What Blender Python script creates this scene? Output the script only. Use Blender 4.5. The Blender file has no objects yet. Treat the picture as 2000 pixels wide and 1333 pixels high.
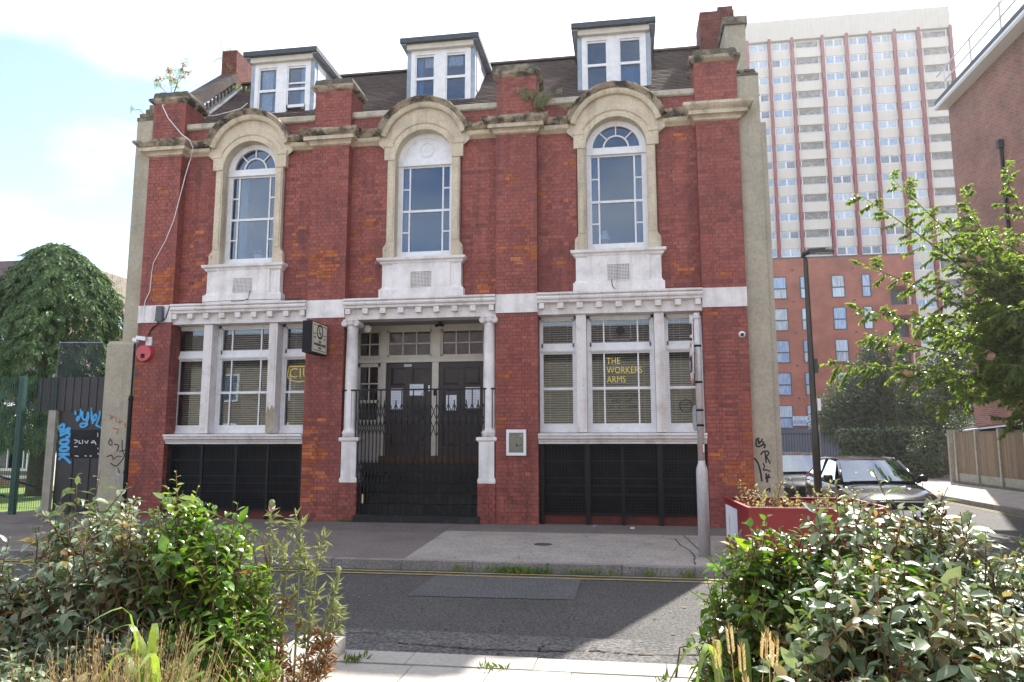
import bpy, math, random
import numpy as np
from math import sin, cos, pi, radians, sqrt, atan2
from mathutils import Vector, Matrix, noise as mnoise
random.seed(11); RNG = np.random.default_rng(11)
S = bpy.context.scene; COL = S.collection

# ---------------------------------------------------------------- camera, sky, sun, exposure
cam = bpy.data.objects.new('camera', bpy.data.cameras.new('camera')); COL.objects.link(cam); S.camera = cam
cam.data.sensor_width = 36; cam.data.lens = 25.86; cam.data.clip_end = 3000; cam.data.clip_start = 0.05
cam.location = (0, -14, 1.572)
cam.rotation_euler = (radians(90 + 7.667), radians(0.07), radians(8.86))
SUN_EL, SUN_AZ = radians(43.5), radians(21.4)          # azimuth from +Y towards +X
w = bpy.data.worlds.new('World'); S.world = w; w.use_nodes = True
nt = w.node_tree; nt.nodes.clear()
out = nt.nodes.new('ShaderNodeOutputWorld'); bg = nt.nodes.new('ShaderNodeBackground')
sky = nt.nodes.new('ShaderNodeTexSky'); sky.sky_type = 'NISHITA'; sky.sun_disc = False
sky.sun_elevation = SUN_EL; sky.sun_rotation = SUN_AZ; sky.air_density = 0.75; sky.dust_density = 0.5; sky.ozone_density = 1.0
bg.inputs['Strength'].default_value = 0.14
tc = nt.nodes.new('ShaderNodeTexCoord'); mp = nt.nodes.new('ShaderNodeMapping'); mp.inputs['Scale'].default_value = (1.0, 1.0, 2.6); mp.inputs['Location'].default_value = (54.4, 28.8, 11.84)
nz = nt.nodes.new('ShaderNodeTexNoise'); nz.inputs['Scale'].default_value = 2.0; nz.inputs['Detail'].default_value = 5; nz.inputs['Roughness'].default_value = 0.48
rp = nt.nodes.new('ShaderNodeValToRGB'); rp.color_ramp.elements[0].position = 0.40; rp.color_ramp.elements[1].position = 0.68
rp.color_ramp.elements[0].color = (0.03, 0.03, 0.03, 1); rp.color_ramp.elements[1].color = (0.8, 0.8, 0.8, 1)
mx = nt.nodes.new('ShaderNodeMix'); mx.data_type = 'RGBA'; mx.inputs['B'].default_value = (7.2, 6.9, 6.6, 1)
L = nt.links.new
L(tc.outputs['Generated'], mp.inputs['Vector']); L(mp.outputs[0], nz.inputs['Vector']); L(nz.outputs['Fac'], rp.inputs[0])
L(rp.outputs[0], mx.inputs['Factor']); L(sky.outputs[0], mx.inputs['A']); L(mx.outputs['Result'], bg.inputs[0]); L(bg.outputs[0], out.inputs[0])
sd = Vector((sin(SUN_AZ) * cos(SUN_EL), cos(SUN_AZ) * cos(SUN_EL), sin(SUN_EL)))
sl = bpy.data.lights.new('sun', 'SUN'); sl.energy = 4.8; sl.angle = radians(0.53); sl.color = (1.0, 0.95, 0.87)
sun = bpy.data.objects.new('sun', sl); COL.objects.link(sun); sun.rotation_euler = (-sd).to_track_quat('-Z', 'Y').to_euler(); sun.location = sd * 60
S.view_settings.view_transform = 'Standard'; S.view_settings.look = 'None'; S.view_settings.gamma = 1.0
S.view_settings.use_curve_mapping = False; S.view_settings.exposure = 1.42
S.cycles.use_denoising = True; S.cycles.max_bounces = 7; S.cycles.transparent_max_bounces = 12
S.cycles.diffuse_bounces = 4; S.cycles.glossy_bounces = 3; S.cycles.caustics_reflective = False; S.cycles.caustics_refractive = False
S.cycles.sample_clamp_indirect = 8.0

# ---------------------------------------------------------------- mesh helpers
ORI = {}
class M:
    def __init__(s): s.v = []; s.f = []; s.m = []
    def add(s, vs, fs, mi=0):
        b = len(s.v); s.v += [tuple(v) for v in vs]; s.f += [tuple(i + b for i in f) for f in fs]; s.m += [mi] * len(fs); return s
    def box(s, x0, x1, y0, y1, z0, z1, mi=0):
        return s.add([(x0,y0,z0),(x1,y0,z0),(x1,y1,z0),(x0,y1,z0),(x0,y0,z1),(x1,y0,z1),(x1,y1,z1),(x0,y1,z1)],
                     [(0,3,2,1),(4,5,6,7),(0,1,5,4),(1,2,6,5),(2,3,7,6),(3,0,4,7)], mi)
    def obox(s, c, size, rot, mi=0):
        sx, sy, sz = [k / 2 for k in size]; c = Vector(c)
        vs = [c + rot @ Vector(p) for p in ((-sx,-sy,-sz),(sx,-sy,-sz),(sx,sy,-sz),(-sx,sy,-sz),(-sx,-sy,sz),(sx,-sy,sz),(sx,sy,sz),(-sx,sy,sz))]
        return s.add(vs, [(0,3,2,1),(4,5,6,7),(0,1,5,4),(1,2,6,5),(2,3,7,6),(3,0,4,7)], mi)
    def prism(s, axis, poly, a, b, mi=0):
        n = len(poly)
        def P(p, t): return (t, p[0], p[1]) if axis == 'x' else ((p[0], t, p[1]) if axis == 'y' else (p[0], p[1], t))
        vs = [P(p, a) for p in poly] + [P(p, b) for p in poly]
        fs = [tuple(range(n))[::-1], tuple(range(n, 2 * n))] + [(i, (i + 1) % n, n + (i + 1) % n, n + i) for i in range(n)]
        return s.add(vs, fs, mi)
    def tube(s, pts, r, n=6, mi=0, cap=True):
        pts = [Vector(p) for p in pts]; k = len(pts); rr = r if isinstance(r, (list, tuple)) else [r] * k
        vs = []; fs = []; ref = Vector((0.31, 0.17, 0.93))
        for i, p in enumerate(pts):
            d = (pts[min(i + 1, k - 1)] - pts[max(i - 1, 0)])
            d = d.normalized() if d.length > 1e-9 else Vector((0, 0, 1))
            u = d.cross(ref)
            if u.length < 1e-3: u = d.cross(Vector((1, 0, 0)))
            u.normalize(); q = d.cross(u)
            vs += [p + (u * cos(2 * pi * j / n) + q * sin(2 * pi * j / n)) * rr[i] for j in range(n)]
        for i in range(k - 1):
            fs += [(i*n+j, i*n+(j+1)%n, (i+1)*n+(j+1)%n, (i+1)*n+j) for j in range(n)]
        if cap: fs += [tuple(range(n))[::-1], tuple(range((k-1)*n, k*n))]
        return s.add(vs, fs, mi)
    def cyl(s, c, axis, r, h, n=20, mi=0, r2=None):
        c = Vector(c); r2 = r if r2 is None else r2; vs = []
        for t, q in ((0, r), (h, r2)):
            for j in range(n):
                a = 2 * pi * j / n; u, v = q * cos(a), q * sin(a)
                vs.append(c + Vector((t, u, v) if axis == 'x' else ((u, t, v) if axis == 'y' else (u, v, t))))
        return s.add(vs, [tuple(range(n))[::-1], tuple(range(n, 2*n))] + [(j, (j+1)%n, n+(j+1)%n, n+j) for j in range(n)], mi)
    def lathe(s, prof, cx, cy, n=20, mi=0):
        vs = [(cx + r*cos(2*pi*j/n), cy + r*sin(2*pi*j/n), z) for r, z in prof for j in range(n)]
        fs = [(i*n+j, i*n+(j+1)%n, (i+1)*n+(j+1)%n, (i+1)*n+j) for i in range(len(prof)-1) for j in range(n)]
        fs += [tuple(range(n))[::-1], tuple(range((len(prof)-1)*n, len(prof)*n))]
        return s.add(vs, fs, mi)
    def sweepx(s, prof, x0, x1, n=1, jit=0, mi=0):      # closed profile [(y,z)] along x
        k = len(prof); vs = []
        for i in range(n + 1):
            x = x0 + (x1 - x0) * i / n
            vs += [(x, y + random.uniform(-jit, jit), z + random.uniform(-jit, jit)) for y, z in prof]
        fs = [(i*k+j, (i+1)*k+j, (i+1)*k+(j+1)%k, i*k+(j+1)%k) for i in range(n) for j in range(k)]
        fs += [tuple(range(k)), tuple(range(n*k, (n+1)*k))[::-1]]
        return s.add(vs, fs, mi)
    def arc(s, prof, cx, cz, a0, a1, n=32, jit=0, mi=0):  # closed profile [(r,y)] round (cx,cz)
        k = len(prof); vs = []
        for i in range(n + 1):
            a = radians(a0 + (a1 - a0) * i / n)
            for r, y in prof:
                r2 = r + random.uniform(-jit, jit); vs.append((cx + r2*cos(a), y + random.uniform(-jit, jit), cz + r2*sin(a)))
        fs = [(i*k+j, i*k+(j+1)%k, (i+1)*k+(j+1)%k, (i+1)*k+j) for i in range(n) for j in range(k)]
        fs += [tuple(range(k))[::-1], tuple(range(n*k, (n+1)*k))]
        return s.add(vs, fs, mi)
    def wrap(s, prof, x0, x1, yb, n=1, jit=0, yf=0.0, mi=0):   # moulding round front and both returns; prof [(projection,z)]
        cols = []
        for p, z in prof:
            path = [(x0-p, yb)] + [(x0-p + (x1-x0+2*p)*i/n, yf-p) for i in range(n+1)] + [(x1+p, yb)]
            cols.append([(x + random.uniform(-jit, jit), y + random.uniform(-jit, jit), z + random.uniform(-jit, jit)) for x, y in path])
        k = len(cols[0]); vs = [p for c in cols for p in c]
        fs = [(i*k+j, i*k+j+1, (i+1)*k+j+1, (i+1)*k+j) for i in range(len(cols)-1) for j in range(k-1)]
        fs += [tuple(range(k))[::-1], tuple(range((len(cols)-1)*k, len(cols)*k))]
        return s.add(vs, fs, mi)
    def ribbon(s, strokes, r, Y, axis='y'):
        for st in strokes:
            t = M()
            pts = [(x, Y, z) for x, z in st] if axis == 'y' else [(Y, x, z) for x, z in st]
            q = []
            for i, p in enumerate(pts[:-1]):
                for h in range(3): q.append(Vector(p).lerp(Vector(pts[i+1]), h/3))
            q.append(Vector(pts[-1]))
            for _ in range(1): q = [q[0]] + [(q[i-1] + q[i]*2 + q[i+1]) / 4 for i in range(1, len(q)-1)] + [q[-1]]
            t.tube(q, r, 6)
            ix = 1 if axis == 'y' else 0
            for v in t.v:
                v2 = list(v); v2[ix] = Y + (v2[ix] - Y) * 0.12; s.v.append(tuple(v2))
            b = len(s.v) - len(t.v); s.f += [tuple(i + b for i in f) for f in t.f]; s.m += t.m
        return s

def put(name, m, mats, parent=None, smooth=False, label=None, kind=None):
    me = m
    if isinstance(m, M):
        o0 = ORI.get(parent.name, Vector((0,0,0))) if parent else Vector((0,0,0))
        me = bpy.data.meshes.new(name)
        me.from_pydata([(v[0]-o0[0], v[1]-o0[1], v[2]-o0[2]) for v in m.v], [], m.f)
        mats = mats if isinstance(mats, (list, tuple)) else [mats]
        for k in mats: me.materials.append(k)
        if len(mats) > 1: me.polygons.foreach_set('material_index', m.m)
        if smooth: me.polygons.foreach_set('use_smooth', [True] * len(me.polygons))
        me.update()
    o = bpy.data.objects.new(name, me); COL.objects.link(o)
    if parent: o.parent = parent; ORI[o.name] = ORI.get(parent.name, Vector((0,0,0)))
    if label: o['label'] = label
    if kind: o['kind'] = kind
    return o
def tag(o, label, cat, group=None):
    o['label'] = label; o['category'] = cat
    if group: o['group'] = group
    return o
def thing(name, label, cat, loc=(0,0,0), group=None, rot=0, local=False):
    o = bpy.data.objects.new(name, None); COL.objects.link(o); o.location = loc; o.rotation_euler = (0,0,rot); o.empty_display_size = 0.2
    ORI[o.name] = Vector((0,0,0)) if local else Vector(loc)
    return tag(o, label, cat, group)
def place(name, me, parent, loc, scale=None, rot=None):     # a copy of shared mesh data as a part
    o = bpy.data.objects.new(name, me); COL.objects.link(o)
    if parent:
        o.parent = parent; o.location = Vector(loc) - ORI[parent.name]; ORI[o.name] = Vector(loc)
    else: o.location = loc
    if scale: o.scale = scale
    if rot is not None: o.rotation_euler = rot
    return o
def mesh_of(name, m, mats, smooth=False):
    me = bpy.data.meshes.new(name); me.from_pydata(m.v, [], m.f)
    mats = mats if isinstance(mats, (list, tuple)) else [mats]
    for k in mats: me.materials.append(k)
    if len(mats) > 1: me.polygons.foreach_set('material_index', m.m)
    if smooth: me.polygons.foreach_set('use_smooth', [True] * len(me.polygons))
    return me
def struct(name, m, mats, parent=None, smooth=False):
    return put(name, m, mats, parent, smooth, kind='structure' if parent is None else None)
def text_mesh(txt, size, mat, depth=0.003, align='CENTER', space=1.0):
    cu = bpy.data.curves.new('lettering', 'FONT'); cu.body = txt; cu.size = size; cu.extrude = depth; cu.align_x = align; cu.space_character = space; cu.resolution_u = 3
    o = bpy.data.objects.new('tmp_lettering', cu); COL.objects.link(o)
    me = bpy.data.meshes.new_from_object(o.evaluated_get(bpy.context.evaluated_depsgraph_get()))
    bpy.data.objects.remove(o); bpy.data.curves.remove(cu)
    me.materials.clear(); me.materials.append(mat); return me
def lettering(txt, size, mat, parent, loc, rot=(pi/2,0,0), align='CENTER', space=1.0, sx=1.0):
    o = place('lettering', text_mesh(txt, size, mat, align=align, space=space), parent, loc, None, rot); o.scale = (sx, 1, 1); return o

# ---------------------------------------------------------------- materials
def C4(c): return (c[0], c[1], c[2], 1)
def mat(name, col, rough=0.6, spec=0.4, col2=None, scale=2.0, thr=(0.42, 0.68), bump=0.0, bscale=60, metal=0.0, streak=None, sfac=0.5, fine=0.12, stretch=(1,1,1), coat=0.0, objrand=0.0, fscale=None):
    m = bpy.data.materials.new(name); m.use_nodes = True; t = m.node_tree; n = t.nodes; l = t.links.new
    b = n['Principled BSDF']; b.inputs['Roughness'].default_value = rough; b.inputs['Metallic'].default_value = metal
    b.inputs['Specular IOR Level'].default_value = spec; b.inputs['Coat Weight'].default_value = coat
    geo = n.new('ShaderNodeNewGeometry'); mp = n.new('ShaderNodeMapping'); mp.inputs['Scale'].default_value = stretch; l(geo.outputs['Position'], mp.inputs[0])
    def nz(sc, det=5, vec=None, ro=0.6):
        k = n.new('ShaderNodeTexNoise'); k.inputs['Scale'].default_value = sc; k.inputs['Detail'].default_value = det; k.inputs['Roughness'].default_value = ro
        l(vec or mp.outputs[0], k.inputs['Vector']); return k
    def mix(f, a, bb, blend='MIX'):
        k = n.new('ShaderNodeMix'); k.data_type = 'RGBA'; k.blend_type = blend
        for nm, v in (('Factor', f), ('A', a), ('B', bb)):
            if isinstance(v, (int, float)): k.inputs[nm].default_value = v
            elif isinstance(v, tuple): k.inputs[nm].default_value = C4(v)
            else: l(v, k.inputs[nm])
        return k.outputs['Result']
    def ramp(src, a, bb, lo=0.0, hi=1.0):
        k = n.new('ShaderNodeMapRange'); k.inputs['From Min'].default_value = a; k.inputs['From Max'].default_value = bb
        k.inputs['To Min'].default_value = lo; k.inputs['To Max'].default_value = hi; l(src, k.inputs['Value']); return k.outputs[0]
    c = tuple(col)
    if col2: c = mix(ramp(nz(scale).outputs['Fac'], *thr), c, tuple(col2))
    if streak:
        mp2 = n.new('ShaderNodeMapping'); mp2.inputs['Scale'].default_value = (5, 5, 0.45); l(geo.outputs['Position'], mp2.inputs[0])
        c = mix(ramp(nz(1.0, 6, mp2.outputs[0]).outputs['Fac'], 0.5, 0.72, 0, sfac), c, tuple(streak))
    if fine:
        c = mix(1.0, c, mix(ramp(nz(fscale or scale*14, 3).outputs['Fac'], 0.3, 0.7), (1-fine*2,)*3, (1+fine,)*3), 'MULTIPLY')
    if objrand:
        oi = n.new('ShaderNodeObjectInfo'); c = mix(1.0, c, mix(oi.outputs['Random'], (1-objrand,)*3, (1+objrand,)*3), 'MULTIPLY')
    if isinstance(c, tuple): b.inputs['Base Color'].default_value = C4(c)
    else: l(c, b.inputs['Base Color'])
    if bump:
        k = n.new('ShaderNodeBump'); k.inputs['Strength'].default_value = 1.0; k.inputs['Distance'].default_value = bump
        l(nz(bscale, 4, geo.outputs['Position']).outputs['Fac'], k.inputs['Height']); l(k.outputs[0], b.inputs['Normal'])
    return m
def leafmat(name, c1, c2, rough=0.35, trans=0.3, spec=0.5, tcol=None, scale=18):
    m = mat(name, c1, rough, spec, c2, scale, (0.4, 0.62), fine=0.1, objrand=0.25)
    t = m.node_tree; n = t.nodes; l = t.links.new; b = n['Principled BSDF']; o = n['Material Output']
    tr = n.new('ShaderNodeBsdfTranslucent'); mxs = n.new('ShaderNodeMixShader'); mxs.inputs[0].default_value = trans
    k = n.new('ShaderNodeMix'); k.data_type = 'RGBA'; k.blend_type = 'MULTIPLY'; k.inputs['Factor'].default_value = 1.0; k.inputs['B'].default_value = C4(tcol or (1.5, 1.7, 0.7))
    l(b.inputs['Base Color'].links[0].from_socket, k.inputs['A']); l(k.outputs['Result'], tr.inputs['Color'])
    l(b.outputs[0], mxs.inputs[1]); l(tr.outputs[0], mxs.inputs[2]); l(mxs.outputs[0], o.inputs['Surface']); return m
def glassmat(name, tint=(0.75, 0.8, 0.82), base=0.14, rough=0.02, wave=0.0):
    m = bpy.data.materials.new(name); m.use_nodes = True; t = m.node_tree; n = t.nodes; l = t.links.new; n.remove(n['Principled BSDF'])
    o = n['Material Output']; tr = n.new('ShaderNodeBsdfTransparent'); tr.inputs[0].default_value = C4(tint)
    g = n.new('ShaderNodeBsdfGlossy'); g.inputs['Roughness'].default_value = rough; g.inputs['Color'].default_value = (0.84, 0.92, 1, 1)
    f = n.new('ShaderNodeFresnel'); f.inputs[0].default_value = 1.5
    r = n.new('ShaderNodeMapRange'); r.inputs['To Min'].default_value = base; r.inputs['To Max'].default_value = 1.0
    ms = n.new('ShaderNodeMixShader'); l(f.outputs[0], r.inputs['Value']); l(r.outputs[0], ms.inputs[0]); l(tr.outputs[0], ms.inputs[1]); l(g.outputs[0], ms.inputs[2]); l(ms.outputs[0], o.inputs['Surface'])
    if wave:
        geo = n.new('ShaderNodeNewGeometry'); k = n.new('ShaderNodeTexNoise'); k.inputs['Scale'].default_value = 1.6; k.inputs['Detail'].default_value = 1; l(geo.outputs['Position'], k.inputs['Vector'])
        bu = n.new('ShaderNodeBump'); bu.inputs['Distance'].default_value = wave; l(k.outputs['Fac'], bu.inputs['Height']); l(bu.outputs[0], g.inputs['Normal'])
    return m
def brickmat(name, c1, c2, mortar, plane='xz', scale=1.0, bw=0.225, bh=0.075, rough=0.85):
    m = mat(name, c1, rough, 0.2, fine=0); t = m.node_tree; n = t.nodes; l = t.links.new; b = n['Principled BSDF']
    geo = n.new('ShaderNodeNewGeometry'); se = n.new('ShaderNodeSeparateXYZ'); co = n.new('ShaderNodeCombineXYZ'); l(geo.outputs['Position'], se.inputs[0])
    l(se.outputs['X' if plane == 'xz' else 'Y'], co.inputs['X']); l(se.outputs['Z'], co.inputs['Y'])
    br = n.new('ShaderNodeTexBrick'); br.inputs['Scale'].default_value = 1.0; br.inputs['Brick Width'].default_value = bw; br.inputs['Row Height'].default_value = bh; br.inputs['Mortar Size'].default_value = 0.009
    br.inputs['Color1'].default_value = C4(c1); br.inputs['Color2'].default_value = C4(c2); br.inputs['Mortar'].default_value = C4(mortar); br.inputs['Bias'].default_value = -0.1
    l(co.outputs[0], br.inputs['Vector'])
    k = n.new('ShaderNodeTexNoise'); k.inputs['Scale'].default_value = 0.8; k.inputs['Detail'].default_value = 8; l(geo.outputs['Position'], k.inputs['Vector'])
    r = n.new('ShaderNodeMapRange'); r.inputs['From Min'].default_value = 0.3; r.inputs['From Max'].default_value = 0.7; r.inputs['To Min'].default_value = 0.75; r.inputs['To Max'].default_value = 1.15; l(k.outputs['Fac'], r.inputs['Value'])
    x = n.new('ShaderNodeMix'); x.data_type = 'RGBA'; x.blend_type = 'MULTIPLY'; x.inputs['Factor'].default_value = 1; l(br.outputs['Color'], x.inputs['A']); l(r.outputs[0], x.inputs['B']); l(x.outputs['Result'], b.inputs['Base Color'])
    bu = n.new('ShaderNodeBump'); bu.inputs['Distance'].default_value = 0.006; bu.invert = True; l(br.outputs['Fac'], bu.inputs['Height']); l(bu.outputs[0], b.inputs['Normal'])
    return m

MT = dict(
 paint=mat('oxblood_brick_paint', (0.34,0.102,0.078), 0.62, 0.3, (0.215,0.063,0.054), 0.9, bump=0.004, bscale=55, streak=(0.105,0.042,0.040), sfac=0.62, fine=0.16),
 paint_b=mat('faded_oxblood_paint', (0.36,0.115,0.088), 0.66, 0.3, (0.22,0.068,0.060), 1.4, bump=0.004, bscale=55, streak=(0.12,0.05,0.045), sfac=0.5, fine=0.18),
 paint_c=mat('sooty_oxblood_paint', (0.285,0.081,0.066), 0.62, 0.35, (0.18,0.055,0.050), 1.2, bump=0.004, bscale=55, streak=(0.09,0.038,0.036), sfac=0.6, fine=0.18),
 joint=mat('painted_mortar_joint', (0.20,0.062,0.052), 0.8, 0.2, (0.145,0.048,0.043), 1.5, fine=0.2),
 orange=mat('bare_orange_brick', (0.47,0.155,0.065), 0.9, 0.2, (0.33,0.085,0.05), 5, (0.45,0.65), bump=0.003, bscale=90, fine=0.2, objrand=0.25),
 mortar=mat('pale_bare_mortar', (0.36,0.27,0.20), 0.95, 0.1, fine=0.2),
 stone=mat('weathered_cream_stone_paint', (0.66,0.57,0.43), 0.75, 0.25, (0.52,0.44,0.33), 2.2, bump=0.004, bscale=30, streak=(0.20,0.17,0.13), sfac=0.55, fine=0.1),
 stone_dirty=mat('lichen_dark_stone', (0.45,0.37,0.27), 0.9, 0.15, (0.075,0.07,0.055), 3.4, (0.44,0.60), bump=0.010, bscale=22, fine=0.2),
 stone_cap=mat('dark_mossy_capping', (0.12,0.11,0.085), 0.95, 0.1, (0.30,0.26,0.19), 3.0, (0.5,0.66), bump=0.010, bscale=22, fine=0.2),
 white=mat('white_masonry_paint', (0.85,0.81,0.79), 0.6, 0.3, (0.66,0.62,0.61), 3, bump=0.002, bscale=40, streak=(0.44,0.40,0.36), sfac=0.5, fine=0.05),
 white2=mat('grubby_white_masonry', (0.78,0.735,0.715), 0.65, 0.3, (0.62,0.56,0.51), 4, (0.5,0.72), bump=0.004, bscale=40, streak=(0.36,0.31,0.26), sfac=0.5, fine=0.08),
 sash=mat('white_gloss_sash', (0.80,0.80,0.82), 0.35, 0.5, (0.70,0.70,0.70), 8, fine=0.06),
 cream=mat('cream_joinery_paint', (0.62,0.58,0.50), 0.45, 0.4, (0.54,0.50,0.42), 5, fine=0.06),
 lead=mat('weathered_blue_grey_board', (0.26,0.32,0.40), 0.6, 0.4, (0.42,0.47,0.53), 4, fine=0.15, streak=(0.6,0.62,0.64), sfac=0.5),
 felt=mat('dark_roof_felt', (0.07,0.085,0.10), 0.8, 0.3, fine=0.15),
 tile=mat('dark_clay_tile', (0.085,0.062,0.055), 0.85, 0.25, (0.13,0.085,0.07), 3.0, bump=0.003, bscale=50, fine=0.3),
 render=mat('grey_cement_render', (0.44,0.395,0.305), 0.9, 0.2, (0.35,0.315,0.245), 1.3, bump=0.003, bscale=30, streak=(0.28,0.25,0.20), sfac=0.6, fine=0.08),
 black=mat('black_gloss_paint', (0.008,0.009,0.012), 0.5, 0.2, (0.015,0.015,0.019), 5, fine=0.25),
 blackm=mat('black_ironwork', (0.010,0.011,0.014), 0.45, 0.3, fine=0.15),
 grime=mat('black_painted_step', (0.014,0.014,0.017), 0.5, 0.4, (0.05,0.047,0.044), 6, (0.48,0.72), bump=0.006, bscale=18, fine=0.2),
 door=mat('dark_brown_door', (0.040,0.030,0.030), 0.4, 0.4, (0.06,0.045,0.042), 5, fine=0.15),
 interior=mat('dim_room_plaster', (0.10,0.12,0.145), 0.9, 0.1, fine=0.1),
 curtain=mat('pale_blue_curtain', (0.22,0.36,0.56), 0.9, 0.1, (0.14,0.25,0.42), 12, fine=0.1, stretch=(3,3,0.2)),
 lace=mat('white_net_curtain', (0.78,0.80,0.82), 0.9, 0.1, fine=0.15),
 blind=mat('pale_blind_slat', (0.80,0.78,0.72), 0.55, 0.3, fine=0.06),
 boarded=mat('brown_paper_behind_glass', (0.30,0.15,0.10), 0.8, 0.2, (0.50,0.36,0.28), 2.5, fine=0.12),
 glass=glassmat('window_glass', (0.74,0.80,0.86), 0.05, 0.012, 0.0005),
 glass_low=glassmat('ground_floor_glass', (0.86,0.88,0.87), 0.03, 0.012, 0.0004),
 gold=mat('gold_leaf_lettering', (0.72,0.56,0.10), 0.4, 0.5, fine=0),
 ink=mat('black_lettering', (0.02,0.018,0.02), 0.6, 0.3, fine=0),
 paper=mat('white_paper', (0.80,0.82,0.88), 0.8, 0.2, fine=0.04),
 red=mat('red_plastic', (0.55,0.07,0.09), 0.4, 0.5, fine=0.05),
 wplastic=mat('white_plastic', (0.80,0.80,0.82), 0.3, 0.5, fine=0.03),
 galv=mat('galvanised_steel', (0.56,0.57,0.58), 0.42, 0.5, (0.62,0.50,0.49), 5, metal=0.25, fine=0.12, stretch=(1,1,0.3)),  # pinkish second tone imitates a reflection on the steel
 galv_d=mat('dull_grey_steel', (0.30,0.32,0.34), 0.5, 0.5, metal=0.3, fine=0.1),
 asphalt=mat('road_asphalt', (0.094,0.090,0.085), 0.85, 0.2, (0.122,0.116,0.109), 0.5, (0.4,0.75), bump=0.007, bscale=75, fine=0.38, fscale=42, streak=(0.066,0.064,0.061), sfac=0.22),
 asphalt2=mat('old_patch_asphalt', (0.135,0.135,0.132), 0.85, 0.3, (0.11,0.111,0.11), 5, bump=0.008, bscale=75, fine=0.4, fscale=42),
 gutter=mat('worn_gutter_asphalt', (0.16,0.153,0.145), 0.9, 0.3, (0.115,0.112,0.108), 2.5, bump=0.010, bscale=100, fine=0.4),
 footway=mat('footway_asphalt', (0.215,0.185,0.165), 0.9, 0.25, (0.165,0.14,0.125), 1.1, bump=0.005, bscale=75, fine=0.28, fscale=40, streak=(0.12,0.105,0.095), sfac=0.35),
 concrete=mat('footway_concrete', (0.40,0.365,0.325), 0.9, 0.2, (0.32,0.29,0.26), 1.6, bump=0.006, bscale=60, fine=0.22, fscale=36, streak=(0.23,0.21,0.185), sfac=0.4),
 kerb=mat('granite_kerb', (0.29,0.265,0.24), 0.85, 0.3, (0.21,0.19,0.175), 3, bump=0.004, bscale=60, fine=0.25),
 flag=mat('pale_paving_flag', (0.41,0.385,0.34), 0.85, 0.25, (0.35,0.33,0.295), 2.2, bump=0.002, bscale=80, fine=0.08, objrand=0.04),
 yellow=mat('faded_yellow_line', (0.42,0.33,0.14), 0.85, 0.2, (0.27,0.22,0.12), 9, fine=0.2),
 soil=mat('planting_soil', (0.07,0.05,0.035), 0.95, 0.1, (0.12,0.09,0.06), 8, bump=0.02, bscale=20, fine=0.3),
 grass=mat('mown_grass', (0.13,0.20,0.05), 0.9, 0.2, (0.20,0.27,0.08), 4, fine=0.3),
 post_black=mat('black_lamp_post', (0.03,0.026,0.024), 0.35, 0.5, fine=0.15),
 planter=mat('red_powder_coat', (0.33,0.028,0.032), 0.35, 0.5, (0.28,0.03,0.035), 4, fine=0.06, streak=(0.22,0.05,0.05), sfac=0.3),
 concrete_post=mat('mossy_concrete_post', (0.38,0.35,0.30), 0.9, 0.2, (0.28,0.27,0.20), 5, fine=0.15),
 board=mat('weathered_fence_board', (0.24,0.17,0.115), 0.9, 0.2, (0.17,0.125,0.085), 3, fine=0.2, objrand=0.22, stretch=(6,6,0.6)),
 green=mat('dark_green_steel', (0.018,0.075,0.055), 0.45, 0.5, fine=0.1),
 hoard=mat('dark_brown_steel_sheet', (0.032,0.028,0.030), 0.5, 0.4, (0.05,0.045,0.045), 2, fine=0.12),
 spray=mat('sky_blue_spray_paint', (0.08,0.38,0.72), 0.6, 0.3, fine=0.06),
 sprayw=mat('white_spray_paint', (0.62,0.62,0.66), 0.7, 0.3, fine=0.1),
 sprayr=mat('faded_red_spray', (0.40,0.15,0.10), 0.8, 0.2, fine=0.1),
 sprayk=mat('black_spray_paint', (0.025,0.025,0.03), 0.7, 0.3, fine=0.1),
 sprayp=mat('pale_blue_spray', (0.42,0.47,0.55), 0.8, 0.2, fine=0.1),
 bark=mat('grey_brown_bark', (0.10,0.075,0.055), 0.9, 0.2, (0.15,0.12,0.09), 9, bump=0.01, bscale=30, fine=0.25),
 twig=mat('reddish_twig', (0.20,0.10,0.06), 0.8, 0.2, (0.14,0.09,0.05), 9, fine=0.2),
)
# ---------------------------------------------------------------- ground, roads, pavements
def zs(y):                                   # the side street falls gently away from the corner
    t = min(max((y + 4.45) / 7.5, 0), 1); return -0.10 - 0.20 * t
struct('ground', M().box(-500, 500, -300, 900, -1.6, -0.62), MT['soil'])
m = M()
def strip(m, x0, x1, ys, zf, mi=0):
    for a, b in zip(ys[:-1], ys[1:]): m.add([(x0,a,zf(a)),(x1,a,zf(a)),(x1,b,zf(b)),(x0,b,zf(b))], [(0,1,2,3)], mi)
YS = [-4.4, -3, -1.5, 0, 1.5, 3.05, 12, 30, 90]
rd = M(); rd.add([(-90,-8.32,-.1),(90,-8.32,-.1),(90,-4.4,-.1),(-90,-4.4,-.1)], [(0,1,2,3)])
strip(rd, 3.9, 9.67, YS, zs)
road = struct('road', rd, MT['asphalt'])
put('asphalt_patch', M().add([(-2.4,-6.02,-.094),(-.59,-5.96,-.094),(-.594,-4.78,-.094),(-2.38,-4.82,-.094)], [(0,1,2,3)]), MT['asphalt2'], road)
gm = M(); pts = [(-30 + i * 1.5, -7.45 + 0.12 * mnoise.noise((i * .7, 3, 0))) for i in range(50)]
for a, b in zip(pts[:-1], pts[1:]): gm.add([(a[0],-8.31,-.095),(b[0],-8.31,-.095),(b[0],b[1],-.095),(a[0],a[1],-.095)], [(0,1,2,3)])
put('worn_edge', gm, MT['gutter'], road)
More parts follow.
